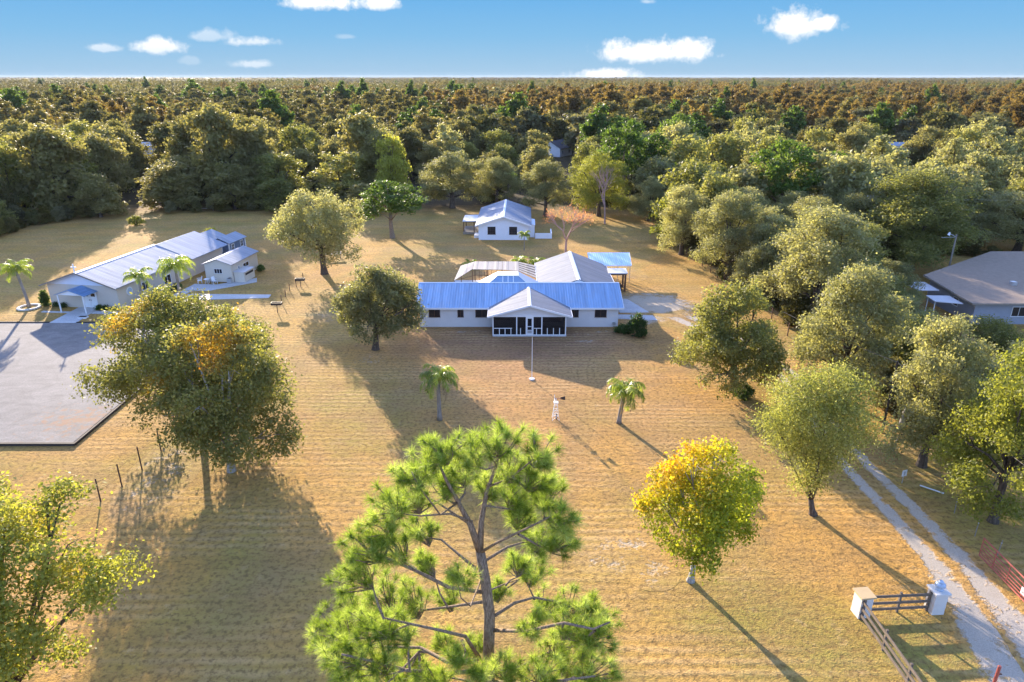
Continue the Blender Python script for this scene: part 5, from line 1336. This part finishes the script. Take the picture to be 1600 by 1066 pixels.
# ---- everything farther: one mass of forest, scattered by geometry nodes
LIB = bpy.data.collections.new('forest_kinds')
def libobj(i, me):
    o = bpy.data.objects.new('kind_%02d' % i, me); LIB.objects.link(o); return o
def far_tree(seed, mat, R, h, z0, n=11, clumps=700, per=7, leaf=.58, taper=.55):
    return crown_mesh('forest_crown', oak_lobes(R, z0, h, seed, n, low=.12, taper=taper), seed, clumps, per, .5, leaf, mat, aspect=.8, outw=1.2, k=6)
def far_patch(seed, mats, size, count, leaf):
    """a stand of many crowns"""
    rg = np.random.default_rng(seed); VV = []; TT = []
    for i in range(count):
        x, y = rg.uniform(-size / 2, size / 2, 2); h = rg.uniform(7.5, 13.5) if rg.random() < .93 else rg.uniform(14, 17); R = rg.uniform(3.2, 6.2) if h < 14 else 3.2
        n = 210
        d = unit(rg, n); d[:, 2] = np.abs(d[:, 2]) * 1.1 - .15
        C = np.stack([x + d[:, 0] * R, y + d[:, 1] * R, h * .55 + d[:, 2] * h * .42], 1) + rg.normal(size=(n, 3)) * .35
        L = leaf * rg.uniform(.6, 1.3, n)
        VV.append(leaf_polys(C, L, L * .85, rg, .3, 0, d, 1.3)); TT.append(np.clip(rg.random() * .8 + .2 * rg.random(n), 0, 1))
    return quads_mesh('forest_stand', np.concatenate(VV), np.concatenate(TT), None, mats)
libs = [far_tree(201, 'far_olive', 5, 11, .4), far_tree(202, 'far_olive', 5.2, 11.5, .4, taper=.7), far_tree(203, 'far_green', 5, 11, .4), far_tree(204, 'far_grey', 5, 10.5, .4), far_tree(205, 'pineleaf', 4.2, 13, 4), far_tree(206, 'far_russet', 3.8, 13, 1.0, taper=.75), far_tree(207, 'far_russet', 4.6, 11.5, 1, taper=.6), far_tree(208, 'far_yellow', 4.4, 9, .4),
        far_patch(211, 'far_olive', 60, 84, 1.2), far_patch(212, 'far_olive', 60, 80, 1.2), far_patch(213, 'far_green', 60, 82, 1.2), far_patch(214, 'far_russet', 60, 86, 1.15), far_patch(215, 'far_grey', 60, 76, 1.2)]
for i, me in enumerate(libs): libobj(i, me)
FP = []; FPICK = []; FS = []; FR = []
KI = {'wood': (0, 1), 'olive': (2,), 'grey': (3,), 'pine': (4,), 'rust': (5, 6), 'yel': (7,)}
def add_far(X, Y, pick, s, sz):
    FP.append((X, Y, 0)); FPICK.append(pick); FS.append((s, s, sz)); FR.append(RNG.uniform(0, 6.28))
for (X, Y) in rest: 
    k = pick_kind(X, Y); c = KI[k]; s = size_of(X, Y); add_far(X, Y, c[int(RNG.integers(len(c)))], s, s * RNG.uniform(.85, 1.1))
for y0, y1, sp_ in ((215, 420, 8.0), (420, 680, 8.6)):
    for (X, Y) in scatter(y0, y1, sp_, .90, 2.6):
        if Y > 235 and vn(X / 38, Y / 75, 5) < .20: continue
        k = pick_kind(X, Y); c = KI[k]; s = size_of(X, Y); add_far(X, Y, c[int(RNG.integers(len(c)))], s, s ** .75 * RNG.uniform(.8, 1.15))
for y0, y1, sp_, sc_ in ((680, 1500, 48, 1.0), (1500, 3200, 80, 1.7), (3200, 7400, 150, 3.2)):
    Y = y0
    while Y < y1:
        X = -Y * .86
        while X < Y * .86:
            x, y = X + RNG.uniform(-.3, .3) * sp_, Y + RNG.uniform(-.3, .3) * sp_
            r = RNG.random()
            pk = 11 if RNG.random() < rusty(x, y) * .9 else (8 if r < .35 else 9 if r < .66 else 10 if r < .86 else 12)
            g = math.sin(x * .009) * math.cos(y * .004) + RNG.uniform(-.3, .3)
            if not (vn(x / 130, y / 260, 6) < .17 and y < 3000):
                add_far(x, y, pk, sc_ * RNG.uniform(.95, 1.1), RNG.uniform(.85, 1.12) * (.7 + .65 * vn(x / 120, y / 300, 7)))
            X += sp_
        Y += sp_
for _ in range(90):                                              # pines that overtop the rest
    Y = RNG.uniform(420, 1700); X = RNG.uniform(-.8, .8) * Y; s = RNG.uniform(.9, 1.3); add_far(X, Y, 4, s, s * RNG.uniform(1.2, 1.6))
for _ in range(9000):                                            # bushes under the edge of the woods
    Y = RNG.uniform(50, 185); X = RNG.uniform(-1, 1) * (Y * .85 + 5)
    if is_clear(X, Y): continue
    if not any(is_clear(X + a, Y + b) for a, b in ((4, 0), (-4, 0), (0, -5))) and RNG.random() < .85: continue
    s = RNG.uniform(.18, .42); add_far(X, Y, (0, 2, 3, 7)[int(RNG.integers(4))], s, s * RNG.uniform(.7, 1.0))
me = bpy.data.meshes.new('forest'); me.from_pydata(FP, [], [])
for nm, ty, data, key in (('pick', 'INT', FPICK, 'value'), ('scl', 'FLOAT_VECTOR', np.array(FS).reshape(-1), 'vector'), ('turn', 'FLOAT_VECTOR', np.stack([np.zeros(len(FR)), np.zeros(len(FR)), np.array(FR)], 1).reshape(-1), 'vector')):
    a = me.attributes.new(nm, ty, 'POINT'); a.data.foreach_set(key, data)
forest = bpy.data.objects.new('forest', me); COL.objects.link(forest)
tag(forest, 'flat olive and russet forest stretching from behind the nearer trees to the horizon', 'forest', kind='stuff')
ng = bpy.data.node_groups.new('scatter_forest', 'GeometryNodeTree')
ng.interface.new_socket('Geometry', in_out='INPUT', socket_type='NodeSocketGeometry'); ng.interface.new_socket('Geometry', in_out='OUTPUT', socket_type='NodeSocketGeometry')
gi = ng.nodes.new('NodeGroupInput'); go = ng.nodes.new('NodeGroupOutput')
ip = ng.nodes.new('GeometryNodeInstanceOnPoints'); ci = ng.nodes.new('GeometryNodeCollectionInfo')
ci.inputs['Collection'].default_value = LIB; ci.inputs['Separate Children'].default_value = True; ci.inputs['Reset Children'].default_value = True
def nattr(nm, ty):
    n = ng.nodes.new('GeometryNodeInputNamedAttribute'); n.data_type = ty; n.inputs['Name'].default_value = nm; return n.outputs['Attribute']
ng.links.new(gi.outputs[0], ip.inputs['Points']); ng.links.new(ci.outputs[0], ip.inputs['Instance'])
ip.inputs['Pick Instance'].default_value = True
ng.links.new(nattr('pick', 'INT'), ip.inputs['Instance Index']); ng.links.new(nattr('scl', 'FLOAT_VECTOR'), ip.inputs['Scale']); ng.links.new(nattr('turn', 'FLOAT_VECTOR'), ip.inputs['Rotation'])
ng.links.new(ip.outputs[0], go.inputs[0])
md = forest.modifiers.new('scatter', 'NODES'); md.node_group = ng

# ------------------------------------------------------------------ small things
# flagpole
Xf, Yf = at(831, 593)
t = thing('flagpole', (Xf, Yf), 'thin white flagpole on a small white footing in front of the porch', 'flagpole')
MB().tube([(0, 0, .02), (0, 0, 4.3)], [.032, .022], 8).build('pole', 'white', t)
MB().tube([(0, 0, 0), (0, 0, .10)], .28, 14).build('footing', 'block', t)
MB().tube([(0, 0, 4.3), (0, 0, 4.40)], [.05, .03], 8).build('finial', 'tan_cap', t)
# toy windmill
Xm, Ym = at(868, 655)
t = thing('garden_windmill', (Xm, Ym), 'small white ornamental windmill with a dark tail vane on the lawn', 'windmill'); t.scale = (.8, .8, .97)
for sx in (-1, 1):
    for sy in (-1, 1): MB().bar((sx * .36, sy * .36, 0), (sx * .13, sy * .13, 1.6), .036).build('leg', 'white', t)
k = MB()
for z in (.45, .95, 1.35):
    w = .36 - .23 * z / 1.6
    for a, b in (((-w, -w), (w, -w)), ((w, -w), (w, w)), ((w, w), (-w, w)), ((-w, w), (-w, -w))): k.bar((*a, z), (*b, z), .03)
for z0, z1 in ((.05, .45), (.45, .95)):
    w0 = .36 - .23 * z0 / 1.6; w1 = .36 - .23 * z1 / 1.6
    k.bar((-w0, -w0, z0), (w1, -w1, z1), .02); k.bar((w0, -w0, z0), (-w1, -w1, z1), .02); k.bar((-w0, w0, z0), (w1, w1, z1), .02)
k.build('brace', 'white', t)
MB().box(-.24, .24, -.24, .24, 1.6, 1.66).build('platform', 'white', t)
MB().tube([(0, 0, 1.66), (0, 0, 2.02)], .04, 8).build('mast', 'white', t)
wh = MB()
for i in range(12):
    a = i * math.pi / 6; c, s = math.cos(a), math.sin(a)
    q = Vector((0, -s, c)); hub = Vector((-.16, 0, 2.0))
    o1 = hub + Vector((0, c, s)) * .07; o2 = hub + Vector((0, c, s)) * .33
    wh.slab([tuple(o1 - q * .025 + Vector((.015, 0, 0))), tuple(o2 - q * .075 + Vector((.03, 0, 0))), tuple(o2 + q * .075 - Vector((.03, 0, 0))), tuple(o1 + q * .025 - Vector((.015, 0, 0)))], .008)
wh.tube([(-.19, 0, 2.0), (-.10, 0, 2.0)], .06, 10); wh.build('wheel', 'white', t)
MB().bar((-.12, 0, 2.0), (.62, 0, 2.0), .035).build('tail_boom', 'redpipe', t)
MB().slab([(.45, -.01, 2.1), (.95, -.01, 2.22), (.95, .01, 2.22), (.45, .01, 2.1)], .001).poly([(.45, -.012, 1.92), (.95, -.012, 1.84), (.95, -.012, 2.22), (.45, -.012, 2.1)]).poly([(.45, .012, 2.1), (.95, .012, 2.22), (.95, .012, 1.84), (.45, .012, 1.92)]).build('tail_vane', 'dark_metal', t)
MB().tube([(.1, -.05, 0), (.1, -.05, .5)], .07, 8).build('pump', 'dark_metal', t)

# entrance: two block pillars, two board fences, red pipe gate
def pillar(loc, rz, label, cap):
    t = thing('gate_pillar', loc, label, 'pillar', rz)
    m = MB()
    for i in range(6): m.box(-.34 + .004 * (i % 2), .34 - .004 * (i % 2), -.34 + .004 * (i % 2), .34 - .004 * (i % 2), i * .22, i * .22 + .215)
    m.build('shaft', 'block', t)
    MB().slab([(-.42, -.42, 1.42), (.42, -.42, 1.42), (.42, .42, 1.42), (-.42, .42, 1.42)], .10).build('cap', cap, t)
    return t
p1 = pillar((18.75, 29.0), .12, 'block pillar with a bare tan cap where the two board fences meet', 'tan_cap')
p2 = pillar((22.85, 29.25), .05, 'white block pillar carrying a pale blue urn beside the driveway', 'block')
t = thing('urn', (22.85, 29.25, 1.42), 'small pale blue urn standing on the right gate pillar', 'urn')
MB().tube([(0, 0, 0), (0, 0, .06), (0, 0, .12), (0, 0, .25), (0, 0, .38), (0, 0, .46)], [.20, .20, .14, .27, .25, .14], 14).build('bowl', 'urn', t, smooth=True)
MB().tube([(0, 0, .46), (0, 0, .52), (0, 0, .62)], [.16, .13, .03], 12).build('lid', 'urn', t, smooth=True)
def board_fence(a, b, n, label, ends=True):
    a = Vector((*a, 0)); b = Vector((*b, 0)); t = thing('board_fence', a, label, 'fence')
    d = b - a
    for i in range(n):
        p = d * ((i + (0 if ends else .5)) / (n - (1 if ends else 0)))
        MB().bar(p, p + Vector((0, 0, 1.32)), .11, .11).build('post', 'rail', t)
    nrm = Vector((d.y, -d.x, 0)).normalized() * .085
    for z in (.32, .72, 1.16): MB().bar(nrm + Vector((0, 0, z)), d + nrm + Vector((0, 0, z)), .05, .16).build('rail', 'rail', t)
    return t
board_fence((19.15, 29.05), (22.45, 29.25), 3, 'dark three rail fence spanning between the two block pillars')
board_fence((18.62, 28.6), (18.9, 20.2), 5, 'weathered three rail fence running from the tan capped pillar to the bottom edge')
def pipe_gate(a, b, label):
    a = Vector((*a, 0)); b = Vector((*b, 0)); t = thing('pipe_gate', a, label, 'gate'); d = b - a
    k = MB(); L = d.length; u = d.normalized()
    k.tube([(0, 0, .22), d + Vector((0, 0, .22))], .045, 8); k.tube([(0, 0, 1.42), d + Vector((0, 0, 1.42))], .045, 8)
    for q in (0.002, .2, .4, .6, .8, .998): k.tube([d * q + Vector((0, 0, .22)), d * q + Vector((0, 0, 1.42))], .028, 8)
    k.build('frame', 'redpipe', t)
    for z in (.42, .62, .84, 1.10): MB().tube([d * .002 + Vector((0, 0, z)), d * .998 + Vector((0, 0, z))], .034, 6).build('rail', 'redpipe', t)
    n = Vector((d.y, -d.x, 0)).normalized()
    if n.x > 0: n = -n
    c = d * .62
    MB().bar(c + n * .05 + Vector((0, 0, .72)) - u * .16, c + n * .05 + Vector((0, 0, .72)) + u * .16, .02, .42).build('sign_plate', 'white', t)
    MB().bar(c + n * .064 + Vector((0, 0, .66)) - u * .06, c + n * .064 + Vector((0, 0, .66)) + u * .06, .004, .14).build('sign_mark', 'galv', t)
    return t
pipe_gate((28.05, 33.6), (28.0, 27.6), 'open red pipe gate with a small white plate beside the driveway')
t = thing('gate_post', (22.55, 24.0), 'short red steel gate post at the bottom edge by the driveway', 'post')
MB().tube([(0, 0, -.1), (0, 0, 1.55)], .075, 10).build('shaft', 'redpipe', t); MB().tube([(0, 0, 1.55), (0, 0, 1.60)], [.085, .05], 10).build('cap', 'redpipe', t)
MB().bar((.06, 0, 1.1), (.2, 0, 1.1), .06).build('hinge', 'rust', t)

# left boundary: thin steel posts of a wire fence
def wire_fence(name, pts, hgt, label, mat, r, wires=(.5, .95), jitter=.06, seed=1, wire='rust'):
    rg = random.Random(seed); t = thing(name, pts[0], label, 'fence'); o = Vector((*pts[0], 0)); tops = []
    for i, p in enumerate(pts):
        q = Vector((*p, 0)) - o; h = hgt * rg.uniform(.9, 1.06); l = Vector((rg.uniform(-jitter, jitter), rg.uniform(-jitter, jitter), h))
        MB().tube([q - Vector((0, 0, .1)), q + l], [r, r * .9], 6).build('post', mat, t); tops.append((q, l))
    k = MB()
    for (q, l), (q2, l2) in zip(tops, tops[1:]):
        for w in wires:
            a, b = q + l * w, q2 + l2 * w; m = a.lerp(b, .5) - Vector((0, 0, .04)); k.tube([a, m, b], .008, 4)
    k.build('wire', wire, t)
    return t
wire_fence('wire_fence', [(-28.0, 39.4), (-27.5, 41.2), (-27.2, 43.4), (-27.1, 46.1), (-27.0, 48.6), (-27.0, 51.4)], 1.95, 'line of thin dark posts of a wire fence left of the yellowing tree', 'rust', .05, (.45, .8), jitter=.02)
wire_fence('wire_fence', [at(u, v) for u, v in ((440, 474), (446, 464), (453, 455), (463, 448), (474, 438))], 1.1, 'short line of low dark posts by the box on legs below the live oak', 'rust', .05, (.8,), seed=2)
wire_fence('wire_fence', [at(u, v) for u, v in ((1058, 392), (1072, 400), (1084, 408), (1097, 416), (1110, 426), (1121, 434), (1131, 441), (1150, 455), (1175, 474), (1205, 500), (1230, 525))], 1.5, 'brown post and wire fence along the woods beside the carport', 'brownwood', .07, (.3, .55, .8, .96), seed=3)
wire_fence('wire_fence', [at(u, v) for u, v in ((1245, 562), (1262, 578), (1280, 594), (1305, 620), (1340, 650))], 1.3, 'pale stakes of a wire fence between drive and silvery oak', 'oldwood', .045, (.5, .9), seed=4)
for i, (u, v, h, lb) in enumerate(((1491, 802, 1.25, 'thin pale stake in the shaded grass, farthest of three by the red gate'), (1523, 838, 1.2, 'thin pale stake in the shaded grass, middle of three by the red gate'), (1558, 868, 1.1, 'thin pale stake in the shaded grass, nearest of three by the red gate'))):
    X, Y = at(u, v); t = thing('fence_stake', (X, Y), lb, 'stake', 0, 'pale stakes in the grass by the red gate')
    MB().tube([(0, 0, -.1), (.05 * (i - 1), 0, h)], .03, 6).build('shaft', 'oldwood', t); MB().tube([(.05 * (i - 1) * .8, 0, h * .8), (.05 * (i - 1) * .85, 0, h * .86)], .04, 6).build('clip', 'galv', t)
# broken old posts, a plank and a small sign by the drive
X, Y = at(1395, 704); t = thing('broken_post', (X, Y), 'broken leaning wooden fence post by the utility pole', 'post')
MB().tube([(0, 0, 0), (.18, .1, .6), (.42, .2, 1.35)], [.09, .08, .06], 7).build('shaft', 'oldwood', t); MB().tube([(-.1, .05, 0), (-.35, .25, .35), (-.55, .5, .75)], [.07, .06, .04], 7).build('splinter', 'oldwood', t)
X, Y = at(1455, 765)
tag(MB().bar((X - .55, Y + .45, .05), (X + .55, Y - .55, .05), .10, .05).build('plank', 'white'), 'pale plank lying loose in the shaded grass', 'plank')
X, Y = at(1409, 755); t = thing('yard_sign', (X, Y), 'small white sign on a thin stake beside the two track drive', 'sign', .3)
MB().box(-.02, .02, -.02, .02, -.1, .95).build('stake', 'galv', t); MB().box(-.20, .20, -.045, -.021, .6, 1.08).build('plate', 'white', t); MB().box(-.07, .07, -.05, -.046, .66, .98).build('plate_mark', 'galv', t)
# well house by the right-hand oaks
X, Y = at(1408, 668); t = thing('stump', (X, Y), 'pale broken tree stump in front of the silvery oak', 'stump')
MB().tube([(0, 0, -.05), (0, 0, .6), (.05, 0, 1.5)], [.28, .22, .2], 9).build('bole', 'greybark', t); MB().tube([(.05, 0, 1.5), (.12, .05, 1.85)], [.16, .03], 7).build('splinter', 'greybark', t)
# grills / boxes on posts
def grill(u, v, label, top=1.25):
    X, Y = at(u, v); t = thing('post_grill', (X, Y), label, 'grill')
    MB().tube([(0, 0, -.05), (0, 0, top - .3)], .05, 8).build('post', 'rust', t)
    k = MB(); k.box(-.62, .62, -.3, .3, top - .3, top - .26); k.box(-.62, .62, -.3, -.26, top - .26, top); k.box(-.62, .62, .26, .3, top - .26, top); k.box(-.62, -.58, -.26, .26, top - .26, top); k.box(.58, .62, -.26, .26, top - .26, top); k.build('firebox', 'dark_metal', t)
    g = MB()
    for i in range(9): g.bar((-.56 + i * .14, -.26, top - .03), (-.56 + i * .14, .26, top - .03), .02)
    g.build('grate', 'rust', t); MB().tube([(.62, 0, top - .12), (.80, 0, top - .12)], .025, 6).build('handle', 'rust', t)
    return t
grill(434, 489, 'dark box grill on a post near the pale tipped oak', 1.35)
grill(470, 448, 'dark box grill on a post in the shade edge of the broad live oak', 1.2)
# patio table and two white chairs by the cabin
def chair(loc, rz, label):
    t = thing('patio_chair', loc, label, 'chair', rz, 'white patio chairs at the cabin')
    MB().slab([(-.27, -.27, .45), (.27, -.27, .45), (.27, .27, .43), (-.27, .27, .43)], .04).build('seat', 'white', t)
    MB().slab([(-.27, .25, .46), (.27, .25, .46), (.25, .40, .98), (-.25, .40, .98)], .03).build('backrest', 'white', t)
    for sx in (-1, 1):
        MB().bar((sx * .3, -.25, .66), (sx * .3, .32, .68), .07, .04).build('armrest', 'white', t)
        for sy in (-1, 1): MB().bar((sx * .26, sy * .24, 0), (sx * .25, sy * .22, .42), .05).build('leg', 'white', t)
    return t
chair((-43.6, 91.9, .05), R_(-55), 'white patio chair left of the small table at the cabin'); chair((-41.4, 91.6, .05), R_(50), 'white patio chair right of the small table at the cabin')
t = thing('patio_table', (-42.5, 91.8, .05), 'small white table between two patio chairs', 'table')
MB().tube([(0, 0, .62), (0, 0, .66)], .42, 18).build('tabletop', 'white', t)
for i in range(4): MB().bar((.3 * math.cos(i * 1.571 + .7), .3 * math.sin(i * 1.571 + .7), 0), (.2 * math.cos(i * 1.571 + .7), .2 * math.sin(i * 1.571 + .7), .62), .05).build('leg', 'white', t)
t = thing('air_conditioner', (-39.4, 92.0, .05), 'grey air conditioner box at the corner of the cabin', 'air conditioner', R_(-7))
MB().box(-.3, .3, -.3, .3, 0, .7).build('casing', 'galv', t); MB().tube([(0, 0, .70), (0, 0, .73)], .24, 16).build('fan_grille', 'dark_metal', t)
# ring bed of the left palm, two planters at the walk, bench in the far shade
X, Y = at(46, 481); mb = MB(); n = 22
for i in range(n):
    a = 2 * math.pi * i / n; mb.box(1.15 * math.cos(a) - .16, 1.15 * math.cos(a) + .16, 1.15 * math.sin(a) - .12, 1.15 * math.sin(a) + .12, 0, .18)
o = mb.build('stone_ring', 'block'); o.location = (X, Y, 0); tag(o, 'ring of pale edging stones round the left palm', 'edging')
for u, v, lb in ((130, 497, 'white step stone tray left on the grass beside the hall walk'),):
    X, Y = at(u, v); t = thing('planter_tray', (X, Y), lb, 'planter'); MB().box(-.5, .5, -.3, .3, 0, .16).build('tray', 'white', t); MB().box(-.42, .42, -.22, .22, .161, .2).build('soil', 'timber', t)
X, Y = at(324, 329); t = thing('bench', (X, Y), 'long pale bench in the deep shade at the edge of the left woods', 'bench')
MB().box(-1.6, 1.6, -.25, .25, .42, .50).build('seat', 'oldwood', t)
for x in (-1.3, 1.3): MB().box(x - .06, x + .06, -.2, .2, 0, .42).build('leg', 'oldwood', t)
X, Y = at(520, 404); t = thing('garden_table', (X, Y), 'rough grey tabletop stacked under the broad live oak', 'table', .2)
MB().slab([(-1.4, -.7, .85), (1.4, -.7, .85), (1.4, .7, .95), (-1.4, .7, .95)], .08).build('tabletop', 'oldwood', t)
for x in (-1.2, 1.2):
    for y in (-.5, .5): MB().bar((x, y, 0), (x, y, .82), .09).build('leg', 'oldwood', t)
# poles and wires
def pole(loc, h, label, lamp=False, arm=False, r=.13, mat='brownwood'):
    t = thing('lamp_post' if lamp else 'utility_pole', loc, label, 'lamp post' if lamp else 'utility pole')
    MB().tube([(0, 0, -.2), (0, 0, h)], [r, r * .75], 10).build('pole', mat, t)
    if lamp:
        k = MB(); k.tube([(0, 0, h - .35), (-.6, 0, h - .05), (-1.05, 0, h + .10)], .04, 6); k.build('arm', 'galv', t)
        MB().tube([(-1.0, 0, h + .30), (-1.05, 0, h + .02), (-1.12, 0, h - .10)], [.10, .16, .20], 10).build('lamp_head', 'white', t)
        MB().tube([(0, 0, h - .35), (-2.0, 0, h - .42)], .018, 5).build('bracket', 'galv', t)
    if arm:
        MB().bar((-.55, 0, h - .3), (.55, 0, h - .3), .09).build('crossarm', mat, t)
        for x in (-.45, 0.0, .45): MB().tube([(x, 0, h - .25), (x, 0, h - .08)], [.05, .03], 7).build('insulator', 'white', t)
    return t
X, Y = at(1378, 676); pole((X, Y), 6.3, 'thin dark utility pole standing against the silvery oaks by the drive', r=.10, mat='timber')
X, Y = at(1343, 398); pole((X, Y), 9.6, 'grey utility pole poking out of the oak crowns', arm=True, mat='oldwood')
pole((60.2, 91.4), 7.05, 'grey lamp post with a curved arm behind the shingle roof', lamp=True, mat='oldwood', r=.14)
def cable(pts, label, r=.016):
    q = []
    for a, b in zip(pts, pts[1:]):
        a = Vector(a); b = Vector(b); s = (b - a).length * .012
        for k in range(10):
            f = k / 10; q.append(a.lerp(b, f) - Vector((0, 0, 4 * s * f * (1 - f))))
    q.append(Vector(pts[-1])); tag(MB().tube(q, r, 5).build('overhead_cable', 'oldwood'), label, 'cable')
X, Y = at(1378, 676)
cable([(*at(1225, 488, 6.4), 6.4), (X, Y, 6.2), (*at(1640, 756, 6.0), 6.0)], 'pale overhead cable running down past the thin pole to the right edge')
X, Y = at(1343, 398)
cable([(*at(1238, 290, 9), 9.0), (X, Y, 9.4), (*at(1640, 312, 10.5), 10.5)], 'thin overhead cable across the crowns of the right hand woods')

# ------------------------------------------------------------------ haze over the distance
HAZE = 3.0e-5
if HAZE > 0:
    m, nt = new_mat('haze'); t = NT(nt)
    v = t.n('ShaderNodeVolumePrincipled'); v.inputs['Color'].default_value = (0.80, 0.84, 0.90, 1); v.inputs['Density'].default_value = HAZE; v.inputs['Anisotropy'].default_value = 0.1
    o_ = t.n('ShaderNodeOutputMaterial'); nt.links.new(v.outputs[0], o_.inputs['Volume'])
    M['haze'] = m
    hz = MB().box(-9300, 9300, -320, 9200, -1.0, 34.0).build('haze', 'haze')
    tag(hz, 'thin warm haze lying over the whole landscape', 'haze', kind='stuff')
